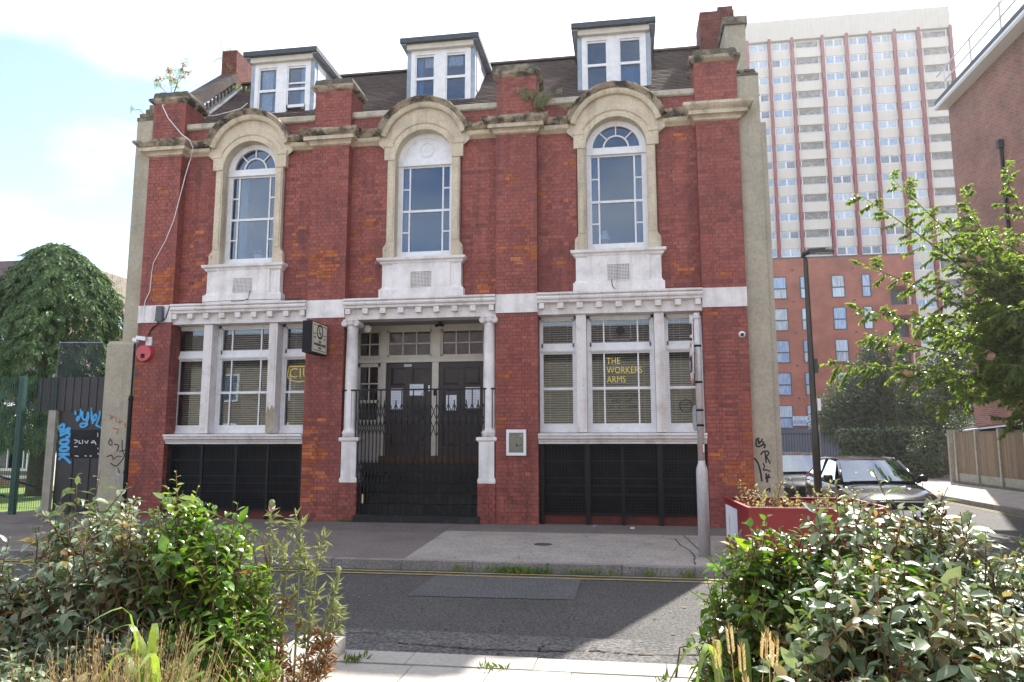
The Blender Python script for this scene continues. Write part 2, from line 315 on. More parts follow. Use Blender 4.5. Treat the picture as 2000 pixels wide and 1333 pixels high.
for yy in (-4.60, -4.78):
    lm = M(); n = 90
    for i in range(n):
        x0, x1 = -40 + i * .48, -40 + i * .48 + .48; j = [random.uniform(-.006, .006) for _ in range(2)]
        lm.add([(x0,yy-.03+j[0],-.091),(x1,yy-.03+j[1],-.091),(x1,yy+.03+j[1],-.091),(x0,yy+.03+j[0],-.091)], [(0,1,2,3)])
    put('yellow_line', lm, MT['yellow'], road)
for xx in (9.50, 9.33):
    lm = M(); strip(lm, xx - .03, xx + .03, [-3, 0, 3.05, 12, 40], lambda y: zs(y) + .009); put('yellow_line', lm, MT['yellow'], road)
def crack(pts, wd, z, parent):
    c = M()
    for a, b in zip(pts[:-1], pts[1:]):
        n = 8
        for i in range(n):
            p = Vector(a).lerp(Vector(b), i / n); q = Vector(a).lerp(Vector(b), (i + 1) / n); wv = wd * random.uniform(.4, 1.3)
            o = Vector((random.uniform(-.012, .012), random.uniform(-.012, .012)))
            d = Vector((q.y - p.y, p.x - q.x)); d = d.normalized() * wv if d.length else d
            c.add([(p.x-d.x+o.x,p.y-d.y+o.y,z),(p.x+d.x+o.x,p.y+d.y+o.y,z),(q.x+d.x+o.x,q.y+d.y+o.y,z),(q.x-d.x+o.x,q.y-d.y+o.y,z)], [(0,1,2,3)])
    put('crack', c, MT['soil'], parent)
crack([(-1.9,-7.86),(-1.2,-7.93),(-.74,-7.92),(-.3,-7.83),(.1,-7.9),(.6,-7.82)], .011, -.089, road)
crack([(-.75,-7.92),(-.72,-7.75),(-.62,-7.66)], .009, -.089, road)
crack([(-3.6,-7.55),(-2.9,-7.62),(-2.2,-7.58)], .008, -.089, road)
pv = M()
poly = [(-90,-4.3),(3.0,-4.3)] + [(3.0 + .77*sin(a*pi/20), -3.53 - .77*cos(a*pi/20)) for a in range(1, 11)] + [(3.77,.9),(-90,.9)]
pv.prism('z', poly, -.5, 0.0)
pave = struct('pavement', pv, MT['footway'])
put('pavement_strip', M().add([(-40,-1.25,.004),(-3.2,-1.25,.004),(-3.2,-.02,.004),(-40,-.02,.004)], [(0,1,2,3)]), MT['concrete_post'] if 0 else mat('grey_brown_footway_strip', (0.19,0.165,0.15), 0.9, 0.2, (0.15,0.13,0.12), 1.5, bump=.004, bscale=70, fine=.25), pave)
for P in ([(-2.98,-4.27),(1.05,-4.27),(.86,-1.22),(-3.16,-1.18)], [(1.09,-4.27),(2.9,-4.27),(2.9,-1.2),(.90,-1.22)]):
    put('concrete_slab', M().prism('z', P, -.02, .006), MT['concrete'], pave)
crack([(.72,-1.7),(.74,-2.4),(.84,-2.9),(.86,-3.5),(.80,-4.2)], .012, .009, pave)
cov = put('stopcock_cover', M().cyl((-1.30,-2.62,.0065), 'z', .14, .004, 20), mat('cast_iron_cover', (0.06,0.06,0.065), .6, .4), pave)
k = 0; x = -22.0
while x < 2.95:
    ln = random.uniform(.82, .98); dz = random.uniform(-.008, .010)
    if x + ln > 2.99: ln = 2.99 - x
    put('kerb_stone', M().box(x + .004, x + ln - .004, -4.43 + random.uniform(-.006, .006), -4.29, -.3, .010 + dz), MT['kerb'], pave); x += ln
a0 = M()
for i in range(6):
    t0, t1 = i * 15 + .6, (i + 1) * 15 - .6; s = M(); ring = []
    for a in (t0, t1):
        for r in (.77, .90): ring.append((3.0 + r*sin(radians(a)), -3.53 - r*cos(radians(a))))
    s.prism('z', [ring[0], ring[1], ring[3], ring[2]], -.5, .008); put('kerb_stone', s, MT['kerb'], pave)
spv = M()                                    # side street pavements
for x0, x1 in ((2.9, 3.77), (9.82, 13.4)): strip(spv, x0, x1, [.9 if x0 < 5 else -4.4] + [y for y in YS if y > (.9 if x0 < 5 else -4.4)], lambda y: zs(y) + .13 if x0 > 5 else (zs(y) + .13 if y > 3 else .0 - .17 * max(0, (y - .9) / 2.2)))
for x0, x1 in ((3.77, 3.9), (9.67, 9.82)):
    ys = [y for y in ([-3.5] + YS[2:] if x0 < 5 else YS)]
    for a, b in zip(ys[:-1], ys[1:]):
        za, zb = [(zs(y) + .135 if (x0 > 5 or y > 3) else .006 - .17 * max(0, (y - .9) / 2.2)) for y in (a, b)]
        spv.add([(x0,a,za),(x1,a,za),(x1,b,zb),(x0,b,zb),(x0,a,za-.5),(x1,a,za-.5),(x1,b,zb-.5),(x0,b,zb-.5)], [(0,1,2,3),(0,3,7,4),(1,5,6,2),(0,4,5,1)], 1)
struct('side_pavement', spv, [MT['concrete'], MT['kerb']])
# near pavement: pale kerb and flags, planting bed beside it
nb = M().box(-90, 90, -60, -8.45, -.5, -.012); npv = struct('near_pavement', nb, MT['flag'])
x = -2.2
for i in range(16):
    put('pale_kerb_stone', M().box(-8.0 + i*.915 + .003, -8.0 + (i+1)*.915 - .003, -8.72, -8.44, -.3, .004 + random.uniform(-.002,.002)), MT['flag'], npv)
for i in range(5):
    for j in range(5):
        x0, y1 = -2.09 + i * .56, -8.735 - j * .56
        if j and not (-2.1 < x0 < .2): continue
        put('paving_flag', M().box(x0 + .004, x0 + .556, y1 - .556, y1 - .004, -.2, .0 + random.uniform(-.003,.003)), MT['flag'], npv)
struct('planting_bed', M().box(-14, -2.46, -12.9, -8.74, -.3, .06).box(.72, 14, -12.6, -8.74, -.3, .06), MT['soil'])
e = tag(put('bed_edging', M().box(-2.46, -2.12, -13, -8.50, -.3, .115), MT['flag']), 'pale stone edging block bordering the left planting bed', 'edging')
gy = M().box(-90, -10.95, .95, 70, -.4, -.02); struct('grass_yard', gy, MT['grass'])
struct('far_yard', M().box(13.4, 200, -20, 180, -.5, -.17).box(-10.9, 13.5, 60, 180, -.5, -.17), MT['footway'])

# ---------------------------------------------------------------- the pub
W = 0.2
PIER = [(-10.20,-9.43), (-6.42,-5.62), (-2.50,-1.68), (1.446,2.25)]
BAY = [(-9.43,-6.42), (-5.62,-2.50), (-1.68,1.446)]
XC = [-7.89, -4.04, -0.107]
pub = thing('pub', 'two storey pub of oxblood painted brick with three roof dormers', 'pub', (-4, 0, 0))
core = M()
for i, (a, b) in enumerate(PIER):
    core.box(a + .005, b - .005, .0040, .6, 0, 7.74); core.box(a + .005, b - .005, .0540, .75, 7.9, 8.96)
for (a, b), c in zip(BAY, XC):
    core.box(a - .05, c - .74, W + .0040, W + .35, 4.2, 7.75); core.box(c + .74, b + .05, W + .0040, W + .35, 4.2, 7.75)
    core.box(c - .74, c + .74, W + .0040, W + .35, 4.2, 5.2)
    core.box(a - .05, c - .74, W + .0040, W + .35, 7.751, 8.36); core.box(c + .74, b + .05, W + .0040, W + .35, 7.751, 8.36); core.box(c - .74, c + .74, W + .0040, W + .35, 8.06, 8.36)
core.box(-5.63, -5.26, -.013, .3, 0, .75); core.box(-2.84, -2.49, -.013, .3, 0, .75)
wall = put('brick_wall', core, MT['joint'], pub)

# bricks: Flemish bond, one course every 75 mm
BR = []
def bond(z0, z1, Y, spans, side=None, off=0):
    n = int(round((z1 - z0) / .075)); h = (z1 - z0) / n
    for k in range(n):
        za, zb = z0 + k*h, z0 + (k+1)*h; zm = (za + zb) / 2
        for (a, b) in spans(zm):
            x = a - ((k + off) % 2) * .169; t = (k + off) % 2
            while x < b:
                ln = .225 if t == 0 else .1125; t ^= 1
                p, q = max(x + .0045, a), min(x + ln - .0045, b); x += ln
                if q - p > .025: BR.append((p, q, za + .0038, zb - .0038, Y, q - p > (ln - .012)))
for i, (a, b) in enumerate(PIER):
    bond(0, 4.03, 0, lambda z, a=a, b=b: [(a, b)], off=i)
    bond(4.41, 7.70, 0, lambda z, a=a, b=b: [(a, b)], off=i)
    bond(8.0, 8.94, .05, lambda z, a=a, b=b: [(a, b)], off=i)
bond(0, .75, -.02, lambda z: [(-5.62, -5.255)]); bond(0, .75, -.02, lambda z: [(-2.85, -2.50)])
for (a, b), c in zip(BAY, XC):
    def sp(z, a=a, b=b, c=c):
        if z > 7.9:
            r = 1.02; h = 8.62 - z
            dz = z - 7.6; hw = sqrt(max(r*r - dz*dz, 0)) - .03
            return [(a, b)] if hw <= 0 else [(a, c - hw), (c + hw, b)]
        hw = .88 if z < 4.6 else (.835 if z < 5.24 else (.80 if z < 7.34 else .835))
        if 5.24 < z < 5.62: hw = .84 - .05 * (z - 5.24) / .38
        return [(a, c - hw), (c + hw, b)]
    bond(4.41, 7.735, W, sp); bond(8.0, 8.345, W, sp)
PATCH = [(-9.65,4.85,.3,.45,.75),(-9.9,3.2,.25,.35,.3),(-10.15,2.2,.12,1.2,.5),(-10.1,1.1,.3,.4,.6),(-6.1,5.15,.35,.35,.8),(-6.2,.95,.3,.55,.75),(-6.2,1.75,.25,.3,.4),(-6.2,1.35,.2,.2,.6),
 (-5.8,3.4,.12,.1,.9),(-2.2,7.45,.2,.1,.6),(-1.9,7.62,.15,.07,.8),(-1.9,5.2,.25,.3,.65),(-2.3,5.4,.15,.2,.5),(-2.35,6.7,.3,.3,.15),(-2.3,2.8,.1,.1,.6),(-1.9,.9,.2,.2,.2),(-2.45,1.9,.1,.1,.5),
 (1.95,1.0,.32,.28,.75),(2.15,1.75,.1,.5,.6),(2.15,.85,.12,.3,.8),(1.7,1.3,.3,.1,.7),(1.6,3.92,.16,.07,.9),(1.95,4.0,.1,.05,.7),(1.9,4.65,.1,.05,.9),
 (.95,5.0,.12,.15,.7),(1.2,4.8,.1,.07,.7),(-1.3,5.05,.14,.14,.65),(-1.35,4.5,.2,.1,.5),(-1.1,6.3,.07,.06,.9),(-1.05,7.05,.12,.08,.6),(-2.8,4.75,.25,.18,.6),(-2.75,4.55,.2,.1,.5),(-5.25,5.1,.25,.35,.35),(-5.2,6.0,.12,.15,.5),
 (-5.5,5.6,.1,.1,.6),(-8.95,4.95,.2,.25,.5),(-9.1,5.6,.2,.4,.35),(-6.75,5.55,.2,.5,.35),(-6.6,4.9,.15,.1,.5),(-9.2,6.2,.25,.4,.12),(1.2,7.5,.15,.06,.7),(-6.1,8.25,.1,.1,.8),(-2.3,3.4,.1,.08,.4),(-10.0,5.9,.12,.06,.7),(-9.75,6.95,.2,.07,.6)]
def exposed(x, z):
    for px, pz, rx, rz, pr in PATCH:
        d = ((x - px) / rx) ** 2 + ((z - pz) / rz) ** 2
        if d < 1.2 and random.random() < pr * (.92 - .42 * d): return True
    return random.random() < .0035
PM = lambda: random.choices((0, 2, 3), (6, 2, 2))[0]
joined = M(); full = []
for p, q, za, zb, Y, isfull in BR:
    ex = exposed((p + q) / 2, (za + zb) / 2)
    d2 = ((p + q) / 2) ** 2 + (Y + 14) ** 2 + (zb - 1.57) ** 2
    if isfull: full.append(((q - p) / d2 + (10 if ex else 0), p, q, za, zb, Y, ex))
    else: joined.box(p, q, Y - random.uniform(0, .0024) + (.003 if ex else 0), Y + .02, za, zb, 1 if ex else PM())
full.sort(key=lambda r: -r[0])
unit = {}
for ex in (0, 1, 2, 3):
    for ln in (.216, .1035):
        b = M(); x, y, z, c = ln/2, .012, .033, .003
        b.add([(-x,-y+c,-z),(x,-y+c,-z),(x,-y+c,z),(-x,-y+c,z),(-x+c,-y,-z+c),(x-c,-y,-z+c),(x-c,-y,z-c),(-x+c,-y,z-c),(-x,y,-z),(x,y,-z),(x,y,z),(-x,y,z)],
              [(4,5,6,7),(0,1,5,4),(1,2,6,5),(2,3,7,6),(3,0,4,7),(8,9,1,0),(9,10,2,1),(10,11,3,2),(11,8,0,3)])
        unit[(ex, ln)] = mesh_of('brick', b, MT[('paint', 'orange', 'paint_b', 'paint_c')[ex]])
for i, (s, p, q, za, zb, Y, ex) in enumerate(full):
    if i < 298:
        ln = .216 if q - p > .15 else .1035
        place('brick', unit[(1 if ex else PM(), ln)], wall, ((p+q)/2, Y + .012 - random.uniform(0, .002) + (.002 if ex else 0), (za+zb)/2), ((q-p)/ln, 1, (zb-za)/.066))
    else: joined.box(p, q, Y - random.uniform(0, .0024) + (.003 if ex else 0), Y + .02, za, zb, 1 if ex else PM())
for i, (a, b) in enumerate(PIER):              # brick returns of the piers
    for x, sgn in ((b, 1), (a, -1)):
        for z0, z1, y0, y1 in ((0, 4.03, .0, .36), (4.41, 7.70, .0, W), (8.0, 8.94, .05, .74)):
            n = int(round((z1 - z0) / .075)); h = (z1 - z0) / n
            for k in range(n):
                cut = [y0 + .003, y0 + (.1 if k % 2 else .2) * 1.0, y1] if y1 - y0 > .21 else [y0 + .003, y1]
                for ya, yb in zip(cut[:-1], cut[1:]):
                    d = random.uniform(0, .002)
                    joined.box(x - .012 if sgn > 0 else x - d, x + d if sgn > 0 else x + .012, ya, yb - .006, z0 + k*h + .0045, z0 + (k+1)*h - .0045, PM())
put('brickwork', joined, [MT['paint'], MT['orange'], MT['paint_b'], MT['paint_c']], wall, kind='stuff')
mp_ = M()                                       # pale mortar showing round some bare bricks
for (s, p, q, za, zb, Y, ex) in full:
    if ex and random.random() < .28:
        if random.random() < .7: mp_.box(p, q, Y + .0005, Y + .01, za - .009, za)
        else: mp_.box(p - .009, p, Y + .0005, Y + .01, za, zb)
put('bare_mortar', mp_, MT['mortar'], wall, kind='stuff')

# cornices, pedestal caps, copings, bands
for i, (a, b) in enumerate(PIER):
    c = M(); c.wrap([(.0,7.70),(.045,7.72),(.05,7.755),(.09,7.79),(.15,7.795),(.15,7.875)], a, b, .24, 10, .003)
    put('pier_cornice', c, MT['stone'], pub)
    c = M(); c.wrap([(.155,7.876),(.18,7.89),(.22,7.92),(.25,7.955),(.255,8.005),(.1,8.03),(.0,8.035)], a, b, .24, 16, .009 if i < 3 else .003)
    put('cornice_crown', c, MT['stone_dirty'] if i < 3 else MT['stone'], pub)
    c = M(); c.wrap([(.0,8.94),(.05,8.965),(.085,9.0),(.09,9.05),(.02,9.06)], a, b, .80, 8, .004, .05); put('pedestal_cap', c, MT['stone_dirty'], pub)
    c = M(); c.wrap([(.02,9.055),(.015,9.14),(.0,9.21),(-.06,9.235)], a + .0, b - .0, .80, 10, .012, .05)
    put('capping_block', c, MT['stone_cap'], pub)
    put('band_block', M().box(a - .004, b + .004, -.022, .3, 4.036, 4.405), MT['white'], pub)
for (a, b), c in zip(BAY, XC):
    for x0, x1 in ((a + .002, c - .93), (c + .93, b - .002)):
        q = M(); q.sweepx([(W+.05,7.715),(.17,7.72),(.13,7.75),(.08,7.775),(.06,7.80),(.06,7.86),(W+.05,7.86)], x0, x1, 6, .004)
        put('bay_cornice', q, MT['stone'], pub)
        q = M(); q.sweepx([(W+.05,7.861),(.05,7.861),(-.0,7.88),(-.04,7.93),(-.05,7.985),(.02,8.015),(W+.05,8.03)], x0, x1, 9, .014)
        put('cornice_crown', q, MT['stone_dirty'], pub)
    put('parapet_coping', M().sweepx([(.70,8.34),(.16,8.335),(.13,8.36),(.13,8.46),(.17,8.485),(.70,8.50)], a + .002, b - .002, 8, .003), mat('pale_coping_stone', (0.50,0.45,0.36), .85, .2, (0.30,0.27,0.21), 4, (0.5,0.66), bump=.005, bscale=30) if 'pale_coping_stone' not in bpy.data.materials else bpy.data.materials['pale_coping_stone'], pub)
    # string course with dentils
    put('string_course', M().sweepx([(.3,4.425),(-.085,4.405),(-.10,4.395),(-.10,4.365),(-.055,4.35),(-.085,4.335),(-.105,4.305),(-.095,4.275),(-.06,4.255),(-.06,4.215),(.0,4.20),(.045,4.19),(.045,3.99),(.42,3.99),(.42,4.425)], a + .003, b - .003, 14, .0025), MT['white2'], pub)
    n = 9
    for k in range(n):
        x = a + .085 + k * (b - a - .17) / (n - 1); w_ = .057 if 0 < k < n - 1 else .05
        put('dentil', M().box(x - w_, x + w_, -.05, .05, 4.095, 4.204), MT['white2'], pub)
# upper windows with their stone surrounds
def pane(parent, x0, x1, z0, z1, Y, mt=None):
    return put('pane', M().box(x0, x1, Y - .003, Y + .003, z0, z1), mt or MT['glass'], parent)
def upper_window(c, fan):
    s = M()
    for g in (-1, 1):
        s.box(min(c+g*.6, c+g*.765), max(c+g*.6, c+g*.765), .10, .40, 5.24, 7.34)
        s.box(min(c+g*.63, c+g*.735), max(c+g*.63, c+g*.735), .085, .10, 5.6, 7.30)
        s.box(min(c+g*.598, c+g*.835), max(c+g*.598, c+g*.835), .075, .40, 7.34, 7.66)
        s.box(min(c+g*.64, c+g*.85), max(c+g*.64, c+g*.85), .060, .10, 7.62, 7.70)
        s.box(min(c+g*.762, c+g*.835), max(c+g*.762, c+g*.835), .10, .30, 5.24, 5.44)       # scrolled foot
        s.prism('y', [(c+g*.762,5.44),(c+g*.835,5.44),(c+g*.82,5.50),(c+g*.78,5.545),(c+g*.762,5.62)][::g], .10, .30)
        s.cyl((c+g*.80, .085, 5.44), 'y', .035, .02, 14)
    n = 28; V = []                                              # tympanum: from the arch to the hood
    for i in range(n + 1):
        a = pi * i / n; zi = 7.37 + .6 * sin(a); xo, zo = c + .97*cos(a), max(7.62 + .97*sin(a), 7.69)
        V += [(c + .6*cos(a), .10, zi), (xo, .10, zo), (c + .6*cos(a), .42, zi), (xo, .42, zo)]
    F = []
    for i in range(n):
        p = 4*i; F += [(p, p+4, p+5, p+1), (p+2, p+3, p+7, p+6), (p, p+2, p+6, p+4), (p+1, p+5, p+7, p+3)]
    s.add(V, F)
    s.arc([(.60,.10),(.60,.085),(.66,.08),(.70,.095),(.70,.10)], c, 7.37, 0, 180, 30)
    s.arc([(.735,.10),(.735,.075),(.79,.062),(.835,.075),(.835,.10)], c, 7.37, 24, 156, 24, .002)
    sur = put('window_surround', s, MT['stone'], pub)
    h = M(); h.arc([(.83,.30),(.83,.02),(.865,-.005),(.925,-.015),(.925,.30)], c, 7.6, 16, 164, 30, .003); put('arch_hood', h, MT['stone'], sur)
    h = M(); h.arc([(.926,.45),(.926,-.02),(.95,-.05),(.985,-.11),(1.005,-.13),(1.02,-.10),(1.025,.45)], c, 7.6, 17, 163, 40, .010); put('hood_crown', h, MT['stone_dirty'], sur)
    ap = M()
    ap.box(c-.82, c+.82, .06, .42, 4.60, 5.13); ap.box(c-.60, c+.60, .035, .06, 4.60, 5.13)
    ap.wrap([(.0,4.425),(.0,4.585),(-.03,4.605),(-.05,4.64)], c-.875, c+.875, .42, 6, .002, .015)
    ap.wrap([(.0,5.10),(.03,5.125),(.04,5.16),(.085,5.185),(.09,5.235),(.02,5.25)], c-.83, c+.83, .42, 8, .002, .055)
    apr = put('window_apron', ap, MT['white'], pub)
    vt = M()
    for i in range(15): vt.box(c-.21+i*.03-.006, c-.21+i*.03+.006, .026, .034, 4.63, 4.94)
    for j in range(12): vt.box(c-.216, c+.216, .0245, .0335, 4.63+j*.0282-.006, 4.63+j*.0282+.006)
    vent = put('vent_grille', vt, MT['white2'], apr); put('vent_back', M().box(c-.21, c+.21, .0345, .0348, 4.63, 4.94), MT['black'], apr)
    # sashes
    Y0, Y1 = .33, .40; f = M()
    for g in (-1, 1):
        f.box(min(c+g*.53,c+g*.6), max(c+g*.53,c+g*.6), Y0, Y1+.05, 5.25, 7.27)
        f.box(min(c+g*.50,c+g*.53), max(c+g*.50,c+g*.53), Y0+.015, Y1, 5.34, 7.27)
        xb = c + g*.355
        f.box(xb-.016, xb+.016, Y0+.015, Y1, 5.43, 6.27); f.box(xb-.016, xb+.016, Y0+.035, Y1, 6.32, 7.235)
        xo = sorted((xb + g*.016, c + g*.50))
        f.box(xo[0], xo[1], Y0+.018, Y1, 5.83, 5.86); f.box(xo[0], xo[1], Y0+.037, Y1, 6.765, 6.795)
    f.box(c-.53, c+.53, Y0, Y1, 5.34, 5.43); f.box(c-.6, c+.6, Y0-.05, Y1, 5.235, 5.34); f.box(c-.5, c+.5, Y0+.012, Y1, 6.27, 6.32)
    f.box(c-.5, c+.5, Y0+.03, Y1, 7.235, 7.27); f.box(c-.6, c+.6, Y0-.03, Y1+.03, 7.27, 7.33); f.box(c-.6, c+.6, Y0-.01, Y1+.03, 7.33, 7.42)
    f.arc([(.47,Y0),(.47,Y1),(.605,Y1),(.605,Y0-.02)], c, 7.40, 0, 180, 28)
    if fan:
        f.arc([(.235,Y0+.02),(.235,Y1),(.265,Y1),(.265,Y0+.02)], c, 7.42, 0, 180, 20)
        for a in (45, 90, 135):
            r = Matrix.Rotation(-radians(a), 3, 'Y'); f.obox((c + .37*cos(radians(a)), Y0+.045, 7.42 + .37*sin(radians(a))), (.22, .05, .024), r)
    wd = put('sash_window', f, MT['sash'], pub)
    Yp = .382
    pane(wd, c-.339, c+.339, 5.43, 6.27, Yp-.015); pane(wd, c-.339, c+.339, 6.32, 7.235, Yp)
    for g in (-1, 1):
        x0, x1 = sorted((c+g*.371, c+g*.50))
        for z0, z1, yy in ((5.43,5.83,Yp-.015),(5.86,6.27,Yp-.015),(6.32,6.765,Yp),(6.795,7.235,Yp)): pane(wd, x0, x1, z0, z1, yy)
    if fan:
        q = M(); q.arc([(.0,Yp-.002),(.235,Yp-.002),(.235,Yp+.002),(.0,Yp+.002)], c, 7.42, 0, 180, 16); put('pane', q, MT['glass'], wd)
        for a in (0, 45, 90, 135):
            q = M(); q.arc([(.265,Yp-.002),(.47,Yp-.002),(.47,Yp+.002),(.265,Yp+.002)], c, 7.42, a + 3, a + 42, 8); put('pane', q, MT['glass'], wd)
    else:
        q = M(); q.arc([(.0,.345),(.47,.345),(.47,.38),(.0,.38)], c, 7.42, 0, 180, 28); q.arc([(.135,.325),(.135,.345),(.165,.345),(.165,.325)], c, 7.62, 0, 360, 24); q.cyl((c,.335,7.62), 'y', .125, .01, 20)
        for k in range(9): q.cyl((c + .05*cos(k*.7), .328, 7.62 + .05*sin(k*.7)), 'y', .022, .01, 8)
        put('tympanum_panel', q, MT['sash'], wd)
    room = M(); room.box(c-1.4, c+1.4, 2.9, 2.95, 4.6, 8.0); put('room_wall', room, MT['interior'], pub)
    return wd
UW = [upper_window(c, i != 1) for i, c in enumerate(XC)]
def drape(parent, x0, x1, z0, z1, Y, mt, n=14, amp=.025, name='curtain'):
    m = M(); vs = []
    for i in range(n*2 + 1):
        t = i / (n*2); x = x0 + (x1-x0)*t; y = Y + amp * sin(i * pi / 2 * 1.0 + .4*sin(i))
        vs += [(x, y, z0), (x, y + random.uniform(-.006,.006), z1)]
    m.add(vs, [(2*i, 2*i+2, 2*i+3, 2*i+1) for i in range(n*2)]); return put(name, m, mt, parent, smooth=True)
drape(pub, XC[0]-.58, XC[0]-.26, 5.3, 7.9, .58, MT['curtain'], 5); drape(pub, XC[2]-.56, XC[2]-.40, 5.3, 7.9, .58, MT['curtain'], 3); drape(pub, XC[2]+.36, XC[2]+.56, 5.3, 7.9, .58, MT['curtain'], 3)
drape(pub, XC[1]-.56, XC[1]-.40, 5.3, 7.3, .58, MT['curtain'], 3)
fl = thing('flower_pot', 'white pot of pink flowers inside the left arched window', 'flower pot', (XC[0]+.08, .52, 5.34))
put('pot', M().lathe([(.07,5.34),(.10,5.52),(.105,5.54)], XC[0]+.08, .52, 14), MT['wplastic'], fl)
q = M()
for i in range(26):
    a = random.uniform(0, 6.3); r = random.uniform(0, .15); q.cyl((XC[0]+.08+r*cos(a), .52+.4*r*sin(a), 5.55 + random.uniform(0, .11)), 'y', .02, .02, 6)
put('flowers', q, mat('pink_petals', (.62,.22,.26), .8, .2), fl)
bt = thing('glass_jar', 'clear bottle with red label inside the right arched window', 'bottle', (XC[2]-.26, .5, 5.34))
put('jar_body', M().lathe([(.09,5.34),(.10,5.36),(.10,5.60),(.07,5.68),(.05,5.74)], XC[2]-.26, .5, 14), MT['wplastic'], bt, True); put('jar_label', M().lathe([(.102,5.45),(.102,5.55)], XC[2]-.26, .5, 14), MT['red'], bt)
q = M(); q.tube([(XC[2]-.13,.03,4.64),(XC[2]-.13,.0,4.60),(XC[2]-.12,-.0,4.50),(XC[2]-.07,-.02,4.44)], .007, 5); tag(put('loose_cable', q, MT['ink']), 'short dark wire dangling below the vent of the right arched window', 'cable')
q = M(); q.tube([(XC[0]+.18,.03,4.66),(XC[0]+.18,.0,4.58),(XC[0]+.16,-.0,4.48),(XC[0]+.05,-.03,4.44),(XC[0]-.2,-.03,4.435)], .007, 5); tag(put('loose_cable', q, MT['ink']), 'dark wire running from the vent under the left arched window', 'cable')

# roof, tiles, dormers, chimneys, gables
def zr(y): return 8.42 + .93 * (y - .56)
RX0, RX1 = -10.35, 2.62
roof = put('roof', M().prism('x', [(.45, zr(.45)-.08),(3.4, zr(3.4)-.08),(7.2, zr(.45)-.4),(7.2,8.1),(.45,8.1)], RX0, RX1), MT['felt'], pub)
tl = M(); L_ = sqrt(1 + .93**2); up = Vector((0, 1/L_, .93/L_)); nv = Vector((0, -.93/L_, 1/L_)); rows = 39; g = .105
for r in range(rows):
    base = Vector((0, .46, zr(.46))) + up * (r * g); x = RX0 + (r % 2) * .0825
    while x < RX1:
        lift = random.uniform(0, .006); xw = .161
        p = base + nv * (.012 + lift); t = base + up * (g * 1.5) - nv * .004
        b0 = base - nv * .004
        tl.add([(x,p.y,p.z),(x+xw,p.y,p.z),(x+xw,t.y,t.z),(x,t.y,t.z),(x,b0.y,b0.z),(x+xw,b0.y,b0.z)], [(0,1,2,3),(4,5,1,0)]); x += .165
put('tiles', tl, MT['tile'], roof, kind='stuff')
rt = M()
for i in range(40): rt.arc([(.0,0),(.11,0),(.11,.31),(.0,.31)], 0, 0, 0, 180, 6)
rt = M(); x = RX0
while x < RX1: rt.prism('x', [(3.4 + .12*cos(a*pi/6), zr(3.4) - .03 + .10*sin(a*pi/6)) for a in range(7)], x, x + .31); x += .317
put('ridge_tiles', rt, MT['tile'], roof, kind='stuff')
def dormer(c, open_right):
    Y = 1.40; d = M()
    for g in (-1, 1):
        x0, x1 = sorted((c + g*.70, c + g*.80))
        d.box(x0, x1, Y+.01, Y+.09, 9.10, 10.455)
        xs = c + g*.80; yb = lambda z: .56 + (z - 8.42)/.93
        xs -= g*.001; V = [(xs, Y+.091, zr(Y)-.2), (xs, Y+.091, 10.459), (xs, yb(10.459)+.1, 10.459), (xs, Y+.3, zr(Y)-.2)]
        V2 = [(xs - g*.05, y, z) for _, y, z in V]
        d.add(V + V2, [(0,1,2,3),(4,5,6,7),(0,4,5,1),(1,5,6,2)])
    dm = put('dormer', d, MT['lead'], pub)
    put('sunlit_cheek', M().box(c+.801, c+.812, Y+.16, Y+.62, zr(Y)+.30, 10.44), MT['sash'], dm)  # white panel imitating sunlight on part of the right cheek
    r = M().box(c-.92, c+.92, 1.20, 3.05, 10.585, 10.70); put('dormer_roof', r, MT['felt'], dm)
    put('fascia_board', M().box(c-.78, c+.78, 1.30, 2.8, 10.46, 10.583), MT['cream'], dm)
    put('soffit_board', M().box(c+.78, c+.90, 1.26, 3.0, 10.555, 10.584).box(c-.90, c-.78, 1.26, 3.0, 10.555, 10.584), MT['lead'], dm)
    f = M(); f.box(c-.70, c-.605, Y, Y+.1, 9.16, 10.46); f.box(c+.595, c+.70, Y, Y+.1, 9.16, 10.46); f.box(c-.14, c+.115, Y, Y+.1, 9.16, 10.46); f.box(c-.605, c-.14, Y+.001, Y+.1, 10.36, 10.46); f.box(c+.115, c+.595, Y+.001, Y+.1, 10.36, 10.46)
    f.box(c-.80, c+.82, Y-.05, Y+.1, 9.10, 9.165)
    for s, (x0, x1) in enumerate(((c-.605, c-.14), (c+.115, c+.595))):
        op = .17 if (open_right and s) else 0.0
        f.box(x0, x0+.03, Y+.02, Y+.07, 9.165+op, 10.36); f.box(x1-.03, x1, Y+.02, Y+.07, 9.165+op, 10.36)
        f.box(x0, x1, Y+.02, Y+.07, 9.165+op, 9.235+op); f.box(x0, x1, Y+.015, Y+.08, 9.755, 9.815); f.box(x0, x1, Y+.035, Y+.08, 10.32, 10.36)
        if op: f.box(x0, x1, Y+.03, Y+.06, 9.92, 9.955)
    wf = put('sash_window', f, MT['sash'], dm)
    for s, (x0, x1) in enumerate(((c-.575, c-.17), (c+.145, c+.565))):
        op = .17 if (open_right and s) else 0.0
        put('pane', M().box(x0, x1, Y+.045, Y+.051, 9.235+op, 9.755), MT['glass'], dm); put('pane', M().box(x0, x1, Y+.06, Y+.066, 9.815, 10.32), MT['glass'], dm)
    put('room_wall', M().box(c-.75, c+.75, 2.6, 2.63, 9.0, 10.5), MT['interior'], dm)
    return dm
DM = [dormer(c, i == 0) for i, c in enumerate((-7.89, -4.04, -.12))]
c = -7.89
drape(DM[0], c-.56, c-.30, 9.2, 10.4, 1.53, MT['lace'], 5, .02); drape(DM[0], c+.42, c+.57, 9.2, 10.4, 1.53, MT['lace'], 4, .02)
